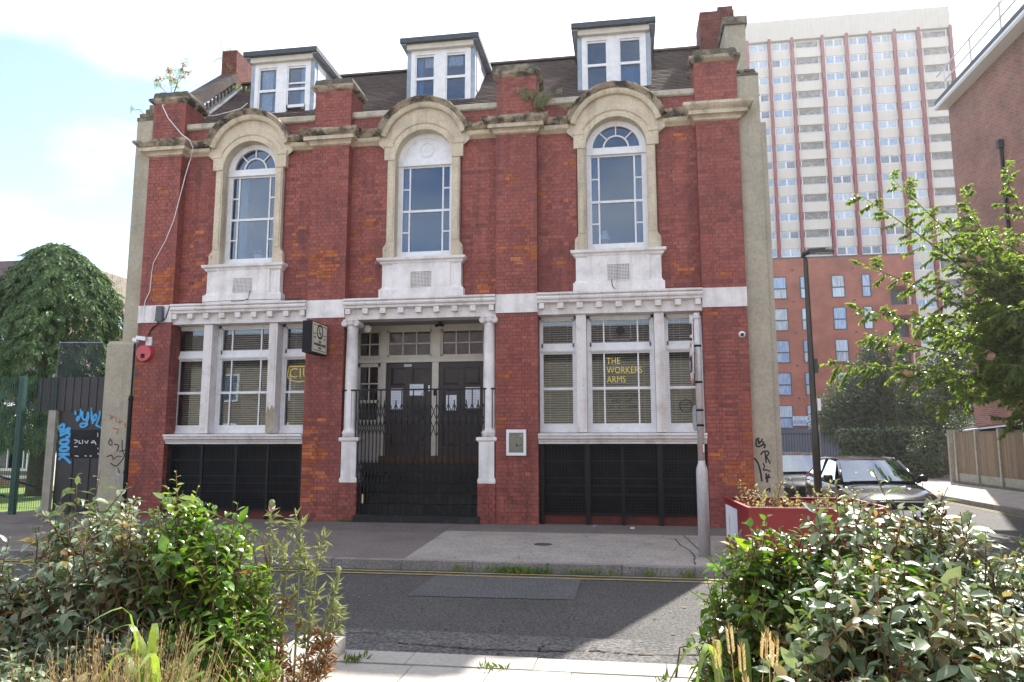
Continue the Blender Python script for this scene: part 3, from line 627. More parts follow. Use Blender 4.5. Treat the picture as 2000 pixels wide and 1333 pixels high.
c = -4.04; drape(DM[1], c-.58, c-.44, 9.2, 10.4, 1.53, MT['curtain'], 4, .02); drape(DM[1], c-.40, c-.17, 10.10, 10.36, 1.53, MT['lace'], 6, .02); drape(DM[1], c+.15, c+.50, 10.10, 10.36, 1.53, MT['lace'], 6, .02)
drape(DM[2], .0, .44, 9.2, 9.78, 1.56, MT['curtain'], 6, .02)
def brick_stack(x0, x1, y0, y1, z0, z1, name, mt):
    m = M().box(x0+.007, x1-.007, y0+.007, y1-.007, z0, z1); n = int((z1-z0)/.075); h = (z1-z0)/n
    for k in range(n):
        za, zb = z0+k*h+.005, z0+(k+1)*h-.005
        x = x0 - (k % 2)*.11
        while x < x1:
            p, q = max(x+.005, x0), min(x+.22, x1); x += .225
            if q-p > .03: m.box(p, q, y0-random.uniform(0,.004), y0+.02, za, zb)
        for xx, s in ((x0, -1), (x1, 1)):
            y = y0 - (k % 2)*.11
            while y < y1:
                p, q = max(y+.005, y0+.004), min(y+.22, y1); y += .225
                if q-p > .03: d = random.uniform(0,.004); m.box(xx-.02 if s > 0 else xx-d, xx+d if s > 0 else xx+.02, p, q, za, zb)
    return put(name, m, mt, pub)
MT['redbrick'] = mat('weathered_red_brick', (0.21,0.075,0.058), .9, .2, (0.10,0.042,0.038), 3, bump=.004, bscale=50, fine=.25)
st = brick_stack(-10.42, -10.0, 2.95, 5.2, 9.6, 11.83, 'chimney', MT['redbrick'])
st = brick_stack(1.93, 2.72, 2.95, 3.9, 10.0, 11.75, 'chimney', MT['redbrick']); put('chimney_top', M().box(2.35, 2.70, 2.98, 3.85, 11.75, 11.86), MT['redbrick'], st)
# left gable coping on corbelled brick, right rendered gable end
gv = M(); gv.prism('x', [(.5,8.75),(.5,9.02),(3.0,zr(3.0)+.52),(3.0,zr(3.0)+.20)], -10.42, -9.98)
for k in range(16): y = .6 + k*.15; gv.box(-9.985, -9.93, y, y+.075, zr(y)+.06, zr(y)+.30)
put('gable_coping', gv, mat('sooty_gable_brick', (.075,.062,.055), .95, .15, (.13,.10,.085), 4, bump=.008, bscale=25, fine=.25), pub)
put('gable_flashing', M().prism('x', [(.5,zr(.5)+.02),(.5,zr(.5)+.12),(3.0,zr(3.0)+.12),(3.0,zr(3.0)+.02)], -9.98, -9.82), mat('dull_lead_flashing', (.12,.14,.165), .7, .3, (.18,.20,.22), 4), pub)
ge = M().box(2.34, 2.78, 1.9, 2.8, 8.6, 10.74); gt = put('gable_end', ge, MT['render'], pub); put('gable_capping', M().box(2.30, 2.82, 1.85, 2.85, 10.74, 10.92), MT['stone_cap'], gt)
# rendered flank walls
fr = M(); fr.box(2.257, 2.665, .09, 9, 0, 8.62); fr.box(2.66, 2.77, .12, 9, 0, 7.66)
fw = put('flank_wall', fr, MT['render'], pub)
tt = M()
for k in range(3):
    x = 2.26 + (.04 if k == 1 else 0) + k*.02
    while x < 2.64 - k*.04: tt.box(x, min(x+.095, 2.66), .07+random.uniform(0,.02), .4, 8.62+k*.045, 8.66+k*.045); x += .105
put('wall_capping', tt, MT['stone_cap'], fw)
fl_ = M(); fl_.box(-10.61, -10.195, .09, 9, 0, 8.60); fl_.prism('x', [(.05,0),(.05,3.60),(.13,3.68),(1.6,3.68),(1.6,0)], -10.93, -10.60)
fl_.prism('x', [(.04,0),(.04,3.60),(.12,3.68),(.3,3.68),(.3,0)], -10.61, -10.30)
fw2 = put('flank_wall', fl_, MT['render'], pub)
tt = M()
for k, (x0, x1, z0, z1) in enumerate(((-10.62,-10.2,8.60,8.68),(-10.55,-10.2,8.68,8.76),(-10.42,-10.2,8.76,8.86),(-10.33,-10.2,8.86,8.95))): tt.box(x0, x1, .06+random.uniform(0,.03), .6, z0, z1)
put('wall_capping', tt, MT['stone_cap'], fw2)
put('back_wall', M().box(-10.3, 2.6, 7.2, 7.5, 0, 8.8), MT['redbrick'], pub); put('upper_floor', M().box(-10.2, 2.3, .45, 7.2, 4.05, 4.2).box(-10.2, 2.3, .7, 7.2, 8.05, 8.1), MT['interior'], pub)
# ---------------------------------------------------------------- ground floor windows
def sash_light(x0, x1, bars, blind_cut=0.0):
    Y = .35; f = M(); e = .055
    f.box(x0, x0+e, Y, Y+.1, 1.715, 3.985); f.box(x1-e, x1, Y, Y+.1, 1.715, 3.985)
    f.box(x0, x1, Y-.015, Y+.1, 3.28, 3.375); f.box(x0+e, x1-e, Y-.03, Y, 3.30, 3.33); f.box(x0, x1, Y, Y+.1, 3.93, 3.985); f.box(x0, x1, Y-.02, Y+.1, 1.715, 1.76)
    i0, i1 = x0 + e, x1 - e
    f.box(i0, i0+.035, Y+.02, Y+.08, 1.76, 3.28); f.box(i1-.035, i1, Y+.02, Y+.08, 1.76, 3.28)
    f.box(i0, i1, Y+.015, Y+.08, 1.76, 1.885); f.box(i0, i1, Y+.012, Y+.085, 2.54, 2.59); f.box(i0, i1, Y+.03, Y+.08, 3.245, 3.28)
    f.box(i0, i0+.03, Y+.02, Y+.08, 3.375, 3.93); f.box(i1-.03, i1, Y+.02, Y+.08, 3.375, 3.93); f.box(i0, i1, Y+.02, Y+.08, 3.375, 3.46); f.box(i0, i1, Y+.02, Y+.08, 3.90, 3.93)
    for b in bars:
        f.box(b-.014, b+.014, Y+.018, Y+.08, 1.885, 2.54); f.box(b-.014, b+.014, Y+.034, Y+.08, 2.59, 3.245); f.box(b-.014, b+.014, Y+.022, Y+.08, 3.46, 3.90)
    wd = put('sash_window', f, MT['sash'], pub)
    xs = [i0+.033] + [v for b in bars for v in (b-.014, b+.014)] + [i1-.033]
    for a, b in zip(xs[::2], xs[1::2]):
        pane(wd, a, b, 1.885, 2.54, Y+.045, MT['glass_low']); pane(wd, a, b, 2.59, 3.245, Y+.06, MT['glass_low']); pane(wd, a, b, 3.46, 3.90, Y+.05, MT['glass_low'])
    bl = M(); z = 1.80; r = Matrix.Rotation(radians(34), 3, 'X'); xc0 = x0 + .03
    while z < 3.98:
        bl.obox(((xc0 + x1)/2 - blind_cut/2, .56, z), (x1 - x0 - .06 - blind_cut, .036, .0022), r); z += .046
    for xx in (x0 + .2, x1 - .2 - blind_cut): bl.box(xx-.003, xx+.003, .545, .548, 1.8, 3.98)
    put('blind', bl, MT['blind'], wd, kind='stuff')
    return wd
LIGHTS = {0: ((-9.52,-8.74,()), (-8.545,-7.28,(-8.24,-7.58)), (-7.09,-6.36,())), 2: ((-1.70,-.945,()), (-.748,.545,(-.42,.235)), (.732,1.47,()))}
LW = {}
for bi in (0, 2):
    a, b = BAY[bi]; ls = LIGHTS[bi]
    for li, (x0, x1, bars) in enumerate(ls): LW[(bi, li)] = sash_light(x0, x1, bars, .22 if (bi, li) == (2, 2) else 0)
    for x0, x1 in ((ls[0][1], ls[1][0]), (ls[1][1], ls[2][0])):
        mu = put('mullion', M().box(x0+.003, x1-.003, .10, .46, 1.715, 3.985), MT['white2'], pub)
        put('mullion_panel', M().box(x0+.045, x1-.045, .094, .10, 1.80, 3.90), MT['white2'], mu)
    s = M(); s.sweepx([(.5,1.715),(-.04,1.695),(-.07,1.69),(-.07,1.655),(-.045,1.64),(-.04,1.60),(-.0,1.575),(.01,1.55),(.03,1.53),(.03,1.50),(.5,1.50)], a - .0 + .004, b - .004, 10, .002)
    put('window_sill', s, MT['white2'], pub)
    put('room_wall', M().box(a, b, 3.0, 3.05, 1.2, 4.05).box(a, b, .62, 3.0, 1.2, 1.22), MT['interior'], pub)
    # basement light: black boards behind an iron grille
    g = put('basement_grille', M().box(a+.002, b-.002, .30, .34, 0, 1.50), MT['black'], pub)
    fr = M()
    for t in ((0,.03),(.245,.025),(.50,.03),(.735,.025),(.975,.03)) if bi == 0 else ((0,.03),(.275,.045),(.495,.03),(.715,.045),(.975,.03)):
        x = a + .03 + t[0]*(b-a-.06); put('grille_post', M().box(x, x+t[1]*2, .12, .16, .0, 1.495), MT['blackm'], g)
    for z in (.20, .55, .71, .85, 1.17, 1.46): put('grille_rail', M().box(a+.01, b-.01, .135, .15, z-.012, z+.012), MT['blackm'], g)
    wr = M(); x = a + .05
    while x < b - .03: wr.box(x-.003, x+.003, .152, .158, .16, 1.48); x += .062
    z = .2
    while z < 1.48: wr.box(a+.01, b-.01, .158, .163, z-.0025, z+.0025); z += .055
    put('wire_mesh', wr, MT['blackm'], g, kind='stuff')
    put('base_board', M().box(a+.02, b-.02, .18, .25, .0, .17), mat('dull_red_base_board', (.15,.04,.035), .8, .2, (.08,.035,.03), 4, fine=.2) if bi == 0 else bpy.data.materials['dull_red_base_board'], g)
    lx = [-.9, .2, .55][0]
pk = M(); pk.prism('y', [(-7.27,1.72),(-7.10,1.72),(-7.10,2.20),(-7.15,2.28),(-7.19,2.18),(-7.24,2.26),(-7.27,2.1)], .088, .094); put('peeling_patch', pk, mat('bare_plaster_patch', (.36,.31,.22), .9, .2, (.5,.45,.4), 6), pub)
# lettering on the glass
wl = LW[(2, 1)]
for t, z in (('THE', 3.035), ('WORKERS', 2.855), ('ARMS', 2.675)): lettering(t, .185, MT['gold'], wl, (-.375, .40, z), align='LEFT', space=1.02, sx=.78)
for t, z, sz in (('OPENING HOURS', 2.395, .092), ('WED - SAT', 2.285, .092), ("6PM 'TIL 11:30PM", 2.165, .092), ('INFO: BCHWC.COM', 2.065, .065)): lettering(t, sz, MT['ink'], wl, (-.095, .39, z), sx=.86)
tr = M(); 
for b0 in ((-.30,.115,3.86),(-.30,.115,3.50)): pass
for x0, x1, z0, z1 in ((-.30,-.295,3.53,3.83),(.10,.105,3.53,3.83),(-.29,-.19,3.84,3.845),(-.02,.09,3.84,3.845),(-.27,.08,3.505,3.51)): tr.box(x0, x1, .392, .395, z0, z1)
put('glass_border', tr, MT['sprayw'], wl); put('glass_roundel', M().cyl((-.095,.392,3.69), 'y', .085, .003, 24), MT['ink'], wl)
q = M(); q.arc([(.115,.385),(.13,.385),(.13,.388),(.115,.388)], 1.115, 2.21, 0, 360, 30); q.arc([(.095,.385),(.10,.385),(.10,.388),(.095,.388)], 1.115, 2.21, 0, 360, 30); w3 = LW[(2, 2)]
put('round_badge', q, MT['ink'], w3); lettering('MEMBERS', .045, MT['ink'], w3, (1.115, .387, 2.225)); lettering('WELCOME', .045, MT['ink'], w3, (1.115, .387, 2.165))
wc = LW[(0, 2)]
q = M(); q.ribbon([[(-6.95,3.10),(-6.98,2.97),(-6.975,2.86),(-6.88,2.80),(-6.72,2.775),(-6.55,2.80),(-6.44,2.87),(-6.43,3.10),(-6.95,3.10)]], .013, .40); put('badge_outline', q, MT['gold'], wc)
lettering('CIU', .29, MT['gold'], wc, (-6.70, .40, 2.865), sx=1.05)

# ---------------------------------------------------------------- doorway
D = 1.10
fm = M()
fm.box(-5.72, -2.82, D-.02, D+.1, 3.92, 4.16); fm.box(-5.72, -2.82, D-.05, D+.1, 3.215, 3.33); fm.box(-5.72, -2.82, D-.065, D-.05, 3.30, 3.335)
for x0, x1 in ((-5.20,-5.08), (-4.06,-3.92), (-2.91,-2.80)): fm.box(x0, x1, D-.03, D+.1, 1.10, 3.215)
for x0, x1 in ((-5.21,-5.07), (-4.07,-3.885), (-2.93,-2.82)): fm.box(x0, x1, D-.03, D+.1, 3.33, 3.92)
put('door_frame', fm, MT['cream'], pub)
for x0, x1, nx in ((-5.72,-5.21,2), (-5.07,-4.07,3), (-3.885,-2.93,3)):
    f = M(); e = .045
    f.box(x0, x0+e, D, D+.06, 3.33, 3.92); f.box(x1-e, x1, D, D+.06, 3.33, 3.92); f.box(x0, x1, D, D+.06, 3.33, 3.375); f.box(x0, x1, D, D+.06, 3.875, 3.92)
    f.box(x0, x1, D+.01, D+.05, 3.612, 3.636)
    for k in range(1, nx): xb = x0+e + (x1-x0-2*e)*k/nx; f.box(xb-.012, xb+.012, D+.01, D+.05, 3.375, 3.875)
    fl2 = put('fanlight', f, MT['cream'], pub)
    for k in range(nx):
        p0 = x0+e+(x1-x0-2*e)*k/nx; p1 = x0+e+(x1-x0-2*e)*(k+1)/nx
        for z0, z1 in ((3.375,3.612),(3.636,3.875)): pane(fl2, p0+.012, p1-.012, z0, z1, D+.03)
    put('paper_backing', M().box(x0, x1, D+.08, D+.09, 3.34, 3.9), MT['boarded'], fl2)
f = M(); x0, x1, e = -5.72, -5.20, .06                         # side light beside the doors
f.box(x0, x0+e, D, D+.06, 1.1, 3.215); f.box(x1-e, x1, D, D+.06, 1.1, 3.215); f.box(x0, x1, D, D+.06, 3.13, 3.215); f.box(x0, x1, D, D+.06, 2.36, 2.42); f.box(x0, x1, D+.01, D+.05, 2.76, 2.785); f.box(-5.475, -5.45, D+.01, D+.05, 2.42, 3.13)
f.box(x0, x1, D+.005, D+.05, 1.1, 2.0); f.box(-5.62, -5.28, D-.01, D+.005, 1.2, 1.9)
sdl = put('side_light', f, MT['cream'], pub)
for a, b in ((-5.66,-5.475), (-5.45,-5.26)):
    for z0, z1 in ((2.42,2.76),(2.785,3.13),(2.0,2.36)): pane(sdl, a, b, z0, z1, D+.03)
put('paper_backing', M().box(x0, x1, D+.08, D+.09, 2.0, 3.2), MT['boarded'], sdl)
for di, (x0, x1) in enumerate(((-5.08,-4.06), (-3.92,-2.91))):
    d = M().box(x0+.006, x1-.006, D+.02, D+.08, 1.25, 3.21); dr = put('door', d, MT['door'], pub); xm = (x0+x1)/2
    dm_ = M()
    for g0, g1 in ((x0+.006, x0+.11), (xm-.06, xm+.06), (x1-.11, x1-.006)): dm_.box(g0, g1, D, D+.02, 1.25, 3.21)
    for z0, z1 in ((1.25,1.45),(1.95,2.12),(2.62,2.72),(3.10,3.21)): dm_.box(x0+.11, x1-.11, D+.001, D+.02, z0, z1)
    put('door_frame_rail', dm_, MT['door'], dr)
    for g0, g1 in ((x0+.11, xm-.06), (xm+.06, x1-.11)):
        for z0, z1 in ((1.45,1.95),(2.12,2.62),(2.72,3.10)):
            put('door_panel', M().add([(g0+.01,D+.018,z0+.01),(g1-.01,D+.018,z0+.01),(g1-.01,D+.018,z1-.01),(g0+.01,D+.018,z1-.01),(g0+.05,D+.006,z0+.05),(g1-.05,D+.006,z0+.05),(g1-.05,D+.006,z1-.05),(g0+.05,D+.006,z1-.05)], [(4,5,6,7),(0,1,5,4),(1,2,6,5),(2,3,7,6),(3,0,4,7)]), MT['door'], dr)
    k = M(); k.cyl((xm-.02, D-.035, 2.02), 'y', .024, .035, 12); put('door_knob', k, mat('aged_brass', (.42,.30,.12), .35, .5, metal=.8, fine=.1) if di == 0 else bpy.data.materials['aged_brass'], dr)
    if di == 0:
        put('letter_plate', M().box(-4.68,-4.52,D-.012,D,3.125,3.175), MT['paper'], dr); lettering('ALARM', .04, MT['ink'], dr, (-4.60, D-.014, 3.135))
        q = M(); q.arc([(.03,D-.02),(.042,D-.02),(.042,D-.008),(.03,D-.008)], -4.25, 2.53, 0, 360, 18); put('door_knocker', q, bpy.data.materials['aged_brass'], dr)
        put('name_strip', M().box(-4.145,-4.11,D-.01,D,2.60,2.72), MT['paper'], dr)
put('door_entry_buzzer', M().box(-4.02,-3.965,D-.05,D-.03,2.50,2.62), MT['black'], pub)
put('threshold', M().box(-5.2, -2.8, D-.04, D+.1, 1.101, 1.25), mat('worn_brown_threshold', (.13,.085,.05), .8, .2, (.07,.05,.04), 4, fine=.2), pub)
put('porch_soffit', M().box(-5.72, -2.5, .42, 1.2, 4.02, 4.06), mat('dull_grey_soffit', (.30,.29,.29), .8, .2), pub)
put('porch_wall', M().box(-5.80, -5.72, .3, 1.25, 0, 4.05), MT['white2'], pub); put('porch_wall', M().box(-2.60, -2.52, .36, 1.25, 0, 4.05), MT['white2'], pub)
stp = put('entrance_steps', M().box(-5.29, -2.80, -.09, .3, -.02, .135), MT['grime'], pub)
for k in range(1, 6):
    y = .02 + k * .185; put('step', M().sweepx([(y-.02,.135+(k-1)*.193+.15),(y-.02,.135+k*.193),(1.3,.135+k*.193),(1.3,.135+(k-1)*.193),(y,.135+(k-1)*.193),(y,.135+(k-1)*.193+.15)], -5.26, -2.84, 8, .004), MT['grime'], stp)
lt = M(); lt.cyl((-3.82,.78,4.0), 'z', .05, .03, 14); lt.tube([(-3.82,.78,3.98),(-3.82,.72,3.94)], .022, 8); lt.tube([(-3.82,.72,3.95),(-3.73,.70,3.93)], .03, 8); lt.tube([(-3.82,.72,3.95),(-3.91,.70,3.93)], .03, 8)
put('porch_lamp', lt, MT['black'], pub)
for gi, cx in enumerate((-5.475, -2.64)):                      # columns on pedestals
    x0, x1 = (-5.615, -5.265) if gi == 0 else (-2.845, -2.505)
    p = M(); p.box(x0+.02, x1-.02, -.015, .34, .75, 1.55)
    p.wrap([(.0,.745),(.01,.76),(.01,.82),(-.015,.87),(-.02,.88)], x0+.005, x1-.005, .34, 2, .002, -.01)
    p.wrap([(-.02,1.53),(.015,1.55),(.03,1.57),(.03,1.62),(.0,1.632)], x0, x1, .34, 2, .002, -.01)
    pd = put('pedestal', p, MT['white'], pub)
    cpr = M(); cpr.lathe([(.155,1.632),(.155,1.68),(.165,1.70),(.165,1.73),(.145,1.76),(.135,1.78),(.13,1.82),(.129,2.4),(.122,3.2),(.112,3.80),(.118,3.81),(.118,3.84),(.112,3.85)], cx, .12, 24)
    cl = put('column', cpr, MT['white'], pub, smooth=True)
    cp = M(); cp.box(cx-.15, cx+.15, -.03, .27, 3.965, 3.99)
    for k in range(9): cp.cyl((cx-.10+k*.025, -.01+(.02*((k-4)/4)**2), 3.885), 'z', .014, .06, 8)
    cp.lathe([(.115,3.85),(.135,3.90),(.14,3.965)], cx, .12, 20)
    for g in (-1, 1):
        for r in (.062, .04, .02): cp.cyl((cx+g*.125, -.035-(.065-r)*.25, 3.905), 'y', r, .30, 18)
        cp.arc([(.048,-.052),(.056,-.052),(.056,-.04),(.048,-.04)], cx+g*.125, 3.905, 0, 360, 18)
    put('capital', cp, MT['white2'], cl)
    cb = M(); cb.cyl((cx + (.30 if gi == 0 else -.30)*0 + (.20 if gi == 0 else -.0), .42, 3.86), 'y', .075, .05, 18); cb.cyl((cx + (.20 if gi == 0 else 0), .40, 3.86), 'y', .04, .05, 14)
    if gi == 0: put('scroll_bracket', cb, MT['white2'], pub)

# folding iron gate
gt = thing('folding_gate', 'black iron folding lattice gate across the pub entrance steps', 'gate', (-4.04, .02, .14))
def bar(x0, x1, y0, y1, z0, z1, name='bar'): return put(name, M().box(x0, x1, y0, y1, z0, z1), MT['blackm'], gt)
bar(-5.64, -2.52, .0, .03, 2.545, 2.575, 'top_rail'); bar(-5.27, -2.80, .0, .035, .135, .165, 'bottom_rail')
for x in (-5.62,-5.52,-5.42,-5.32): bar(x-.009, x+.009, .005, .023, 1.635, 2.55)
for x in (-2.68,-2.57): bar(x-.009, x+.009, .005, .023, 1.635, 2.55)
xs = [-5.26]
while xs[-1] < -2.82: xs.append(xs[-1] + (.075 if xs[-1] < -4.75 else .118))
for i, x in enumerate(xs): bar(x-.009, x+.009, .0, .022, .15, 2.55 if i % 2 == 0 else 2.35)
lat = M()
for a, b in zip(xs[:-1], xs[1:]):
    wd = b - a
    for z0, z1 in ((2.27,1.95),(1.95,1.62),(1.18,.88),(.88,.62)):
        for s in (0, 1):
            p, q = ((a, z0), (b, z1)) if s else ((b, z0), (a, z1)); c = Vector(((p[0]+q[0])/2, .028 if s else -.006, (p[1]+q[1])/2))
            ang = atan2(q[1]-p[1], q[0]-p[0]); lat.obox(c, (sqrt((q[0]-p[0])**2+(q[1]-p[1])**2)+.02, .006, .016), Matrix.Rotation(-ang, 3, 'Y'))
put('lattice', lat, MT['blackm'], gt, kind='stuff')
lk = M(); 
for z in (2.0, 1.6): lk.cyl((-3.985,-.03,z), 'y', .052, .05, 16)
put('lock', lk, MT['blackm'], gt)
put('lock_stay', M().tube([(-4.02,-.01,1.6),(-4.14,-.01,1.1)], .016, 6), MT['blackm'], gt)
# papers taped to the doors
def notice(name, x0, x1, z0, z1, label, lines, extra=None):
    t = thing(name, label, 'notice', ((x0+x1)/2, D-.004, z0), 'papers taped on the pub doors')
    put('sheet', M().add([(x0,D-.004,z0),(x1,D-.004,z0),(x1,D-.004,z1),(x0,D-.004,z1),(x0,D-.002,z0),(x1,D-.002,z0),(x1,D-.002,z1),(x0,D-.002,z1)], [(0,1,2,3),(4,7,6,5),(0,3,7,4),(1,5,6,2)]), MT['paper'], t)
    p = M(); z = z1 - .04
    for k in range(lines): p.box(x0+.03, x1-.03-random.uniform(0,.05), D-.0055, D-.0045, z-.006, z); z -= .035
    put('print', p, mat('grey_print', (.32,.33,.38), .8, .2, fine=0) if 'grey_print' not in bpy.data.materials else bpy.data.materials['grey_print'], t)
    if extra: put('tape', M().box(*extra), mat('green_tape', (.12,.42,.25), .5, .3), t)
notice('notice', -4.965, -4.70, 2.22, 2.66, 'tall white paper notice nearest the sidelight, on the left door', 9)
notice('notice', -4.55, -4.25, 2.51, 2.75, 'wide paper notice with green tape, above the others on the left door', 4, (-4.56,-4.24,D-.007,D-.005,2.745,2.757))
notice('notice', -3.755, -3.53, 2.19, 2.51, 'smaller bluish paper notice beside the entry post, on the right door', 6)
notice('notice', -3.34, -3.03, 2.23, 2.67, 'large white paper notice nearest the right column, on the right door', 10)

# ---------------------------------------------------------------- things fixed to the front
nb_ = thing('notice_board', 'white framed glazed notice case on the pier right of the entrance', 'notice board', (-2.095, -.02, 1.28))
f = M(); f.box(-2.285,-2.235,-.055,-.003,1.28,1.77); f.box(-1.955,-1.905,-.055,-.003,1.28,1.77); f.box(-2.235,-1.955,-.055,-.003,1.28,1.335); f.box(-2.235,-1.955,-.055,-.003,1.71,1.77); put('frame', f, MT['wplastic'], nb_)
put('back_panel', M().box(-2.235,-1.955,-.022,-.003,1.335,1.71), mat('faded_green_board', (.46,.54,.49), .7, .2, (.58,.60,.56), 5, fine=.08), nb_); put('note', M().box(-2.03,-1.965,-.026,-.0225,1.63,1.685), MT['paper'], nb_)
q = M(); q.add([(-2.10,-.025,1.44),(-2.055,-.025,1.465),(-1.995,-.025,1.50),(-2.0,-.025,1.475),(-2.06,-.025,1.455),(-2.10,-.025,1.525)], [(0,1,5),(0,4,1),(1,4,3,2)]); put('torn_scrap', q, MT['ink'], nb_)
put('pane', M().box(-2.235,-1.955,-.04,-.037,1.335,1.71), MT['glass_low'], nb_)
# projecting light-box sign
sg = thing('hanging_sign', 'double sided black light box sign with cream face, left of the entrance', 'sign', (-6.08, -.3, 3.26))
cs = Vector((-6.035, -.43, 3.555)); RS = Matrix.Rotation(pi/2, 3, 'Z'); fx = Vector((0,1,0)); fn = Vector((1,0,0)); sgw = .74
put('case', M().obox(cs, (sgw, .19, .61), RS), MT['black'], sg)
MT['brownprint'] = mat('dark_brown_print', (.10,.06,.045), .6, .3, fine=0)
put('face_panel', M().obox(cs + fn*.0965, (sgw-.05, .004, .57), RS), mat('cream_acrylic', (.76,.73,.58), .4, .4, (.68,.66,.54), 5, fine=.04), sg)
br_ = M()
for z in (.245, -.245): br_.obox(cs + fn*.0995 + Vector((0,0,z)), (sgw-.14, .002, .012), RS)
for x in (-.31, .31): br_.obox(cs + fn*.0995 + fx*x, (.008, .002, .50), RS)
for x in (-.235, .235): br_.obox(cs + fn*.0995 + fx*x + Vector((0,0,.07)), (.15, .002, .014), RS)
put('border', br_, MT['brownprint'], sg)
em = M()
for i in range(30):
    vs = []
    for a in (2*pi*i/30, 2*pi*(i+1)/30):
        for r in (.105, .148): vs.append(cs + fn*.1005 + fx*(r*cos(a)) + Vector((0,0,.125 + r*sin(a))))
    em.add(vs, [(0,1,3,2)])
em.obox(cs + fn*.1005 - fx*.02 + Vector((0,0,.14)), (.03, .002, .11), RS); em.obox(cs + fn*.1005 + fx*.012 + Vector((0,0,.095)), (.07, .002, .035), RS); em.obox(cs + fn*.1005 + fx*.034 + Vector((0,0,.065)), (.022, .002, .05), RS)
put('emblem', em, MT['ink'], sg); gp = mat('green_print', (.03,.16,.10), .6, .3, fine=0)
for t, x, z, s_, mt in (('EST', -.23, -.02, .055, gp), ('18', .22, -.02, .055, gp), ('THE', 0, -.095, .065, MT['ink']), ('WORKING MENS', 0, -.155, .07, MT['ink']), ('CLUB', 0, -.215, .06, gp)):
    lettering(t, s_, mt, sg, cs + fn*.1015 + Vector((0,0,z)) + fx*x, (pi/2, 0, pi/2))
put('bracket', M().box(-6.07,-6.0,-.06,.0,3.42,3.70), MT['black'], sg)
al = thing('alarm_box', 'round red alarm bell box on the left pier', 'alarm', (-9.96, -.03, 3.38))
q = M(); q.cyl((-9.965,-.10,3.385), 'y', .165, .098, 28, r2=.175); put('case', q, MT['red'], al); put('label_plate', M().box(-10.02,-9.93,-.104,-.10,3.28,3.37), MT['black'], al)
cc = thing('cctv_camera', 'white bullet security camera on a bracket above the red alarm', 'camera', (-9.92, -.05, 3.66))
put('mount_plate', M().box(-9.98,-9.84,-.03,-.002,3.55,3.73), MT['wplastic'], cc); q = M(); q.obox((-10.0,-.13,3.69), (.22,.09,.08), Matrix.Rotation(radians(8), 3, 'Y')); q.obox((-10.12,-.15,3.655), (.10,.09,.07), Matrix.Rotation(radians(18), 3, 'Y')); put('camera_body', q, MT['wplastic'], cc)
dc = thing('cctv_camera', 'white dome security camera with black lens on the right pier', 'camera', (2.135, -.01, 3.505))
q = M(); q.lathe([(.0001,-.075),(.055,-.065),(.062,-.03),(.062,-.002)], 0, 0, 18); q.v = [(2.135+x, z, 3.505+y) for x, y, z in q.v]; put('camera_body', q, MT['wplastic'], dc, True); put('lens', M().cyl((2.13,-.083,3.495), 'y', .032, .02, 16), MT['ink'], dc)
fb = thing('junction_box', 'dark grey plastic box on the white band of the left pier', 'electrical box', (-9.65, -.04, 4.06))
q = M(); q.prism('y', [(-9.74,4.06),(-9.59,4.06),(-9.60,4.37),(-9.73,4.37)], -.115, -.024); put('case', q, MT['lead'] if 0 else mat('slate_grey_plastic', (.10,.11,.125), .5, .4, fine=.08), fb); put('cover_lip', M().box(-9.745,-9.585,-.12,-.024,4.052,4.075), bpy.data.materials['slate_grey_plastic'], fb)
q = M(); q.tube([(-9.70,-.06,4.05),(-9.72,-.04,3.99),(-9.83,-.02,3.94),(-9.90,-.02,3.86),(-9.93,-.02,3.74)], .014, 6); q.tube([(-9.63,-.06,4.05),(-9.55,-.03,4.12),(-9.47,-.03,4.39)], .010, 6); tag(put('power_cable', q, MT['ink']), 'black cables running from the grey box to the camera', 'cable')
q = M(); q.tube([(-9.905,-.0,8.90),(-9.905,-.10,8.848),(-9.612,-.28,8.442),(-9.277,-.29,8.06),(-9.06,-.30,7.89),(-9.03,-.22,7.77),(-9.20,-.02,7.60),(-9.228,-.02,7.522),(-9.305,-.02,7.216),(-9.388,-.02,6.819),(-9.507,-.02,6.257),(-9.669,-.02,5.813),(-9.923,-.02,5.33),(-9.946,-.02,5.152),(-9.963,-.02,4.708),(-10.056,-.02,4.511),(-10.061,-.03,4.412),(-10.06,-.03,4.05)], .008, 6)
tag(put('hanging_cable', q, MT['wplastic']), 'long white cable sagging down the left pier from its cap', 'cable')
q = M(); q.tube([(-9.865,.86,9.05),(-9.4,1.05,9.08),(-9.1,1.1,9.16),(-8.85,1.3,9.34),(-8.74,1.38,9.5)], .009, 6); tag(put('hanging_cable', q, MT['wplastic']), 'white cable strung over the roof tiles from the left pier cap to the dormer', 'cable')
dp = thing('downpipe', 'black drainpipe in the corner beside the left pier', 'downpipe', (-10.25, .0, 0))
q = M(); q.tube([(-10.245,.0,0),(-10.25,.0,2.5)], .045, 10); put('pipe', q, MT['black'], dp); q = M(); q.tube([(-10.25,.0,2.5),(-10.25,.01,3.6)], .018, 8); put('conduit', q, MT['black'], dp)
for z in (.9, 2.4): put('pipe_clip', M().cyl((-10.248,.0,z), 'z', .055, .05, 10), MT['black'], dp)
q = M(); q.tube([(-9.48,-.02,4.42),(-8.0,-.11,4.44),(-6.5,-.115,4.43)], .006, 5); tag(put('thin_wire', q, MT['ink']), 'thin dark wire lying along the white string course ledge', 'wire')
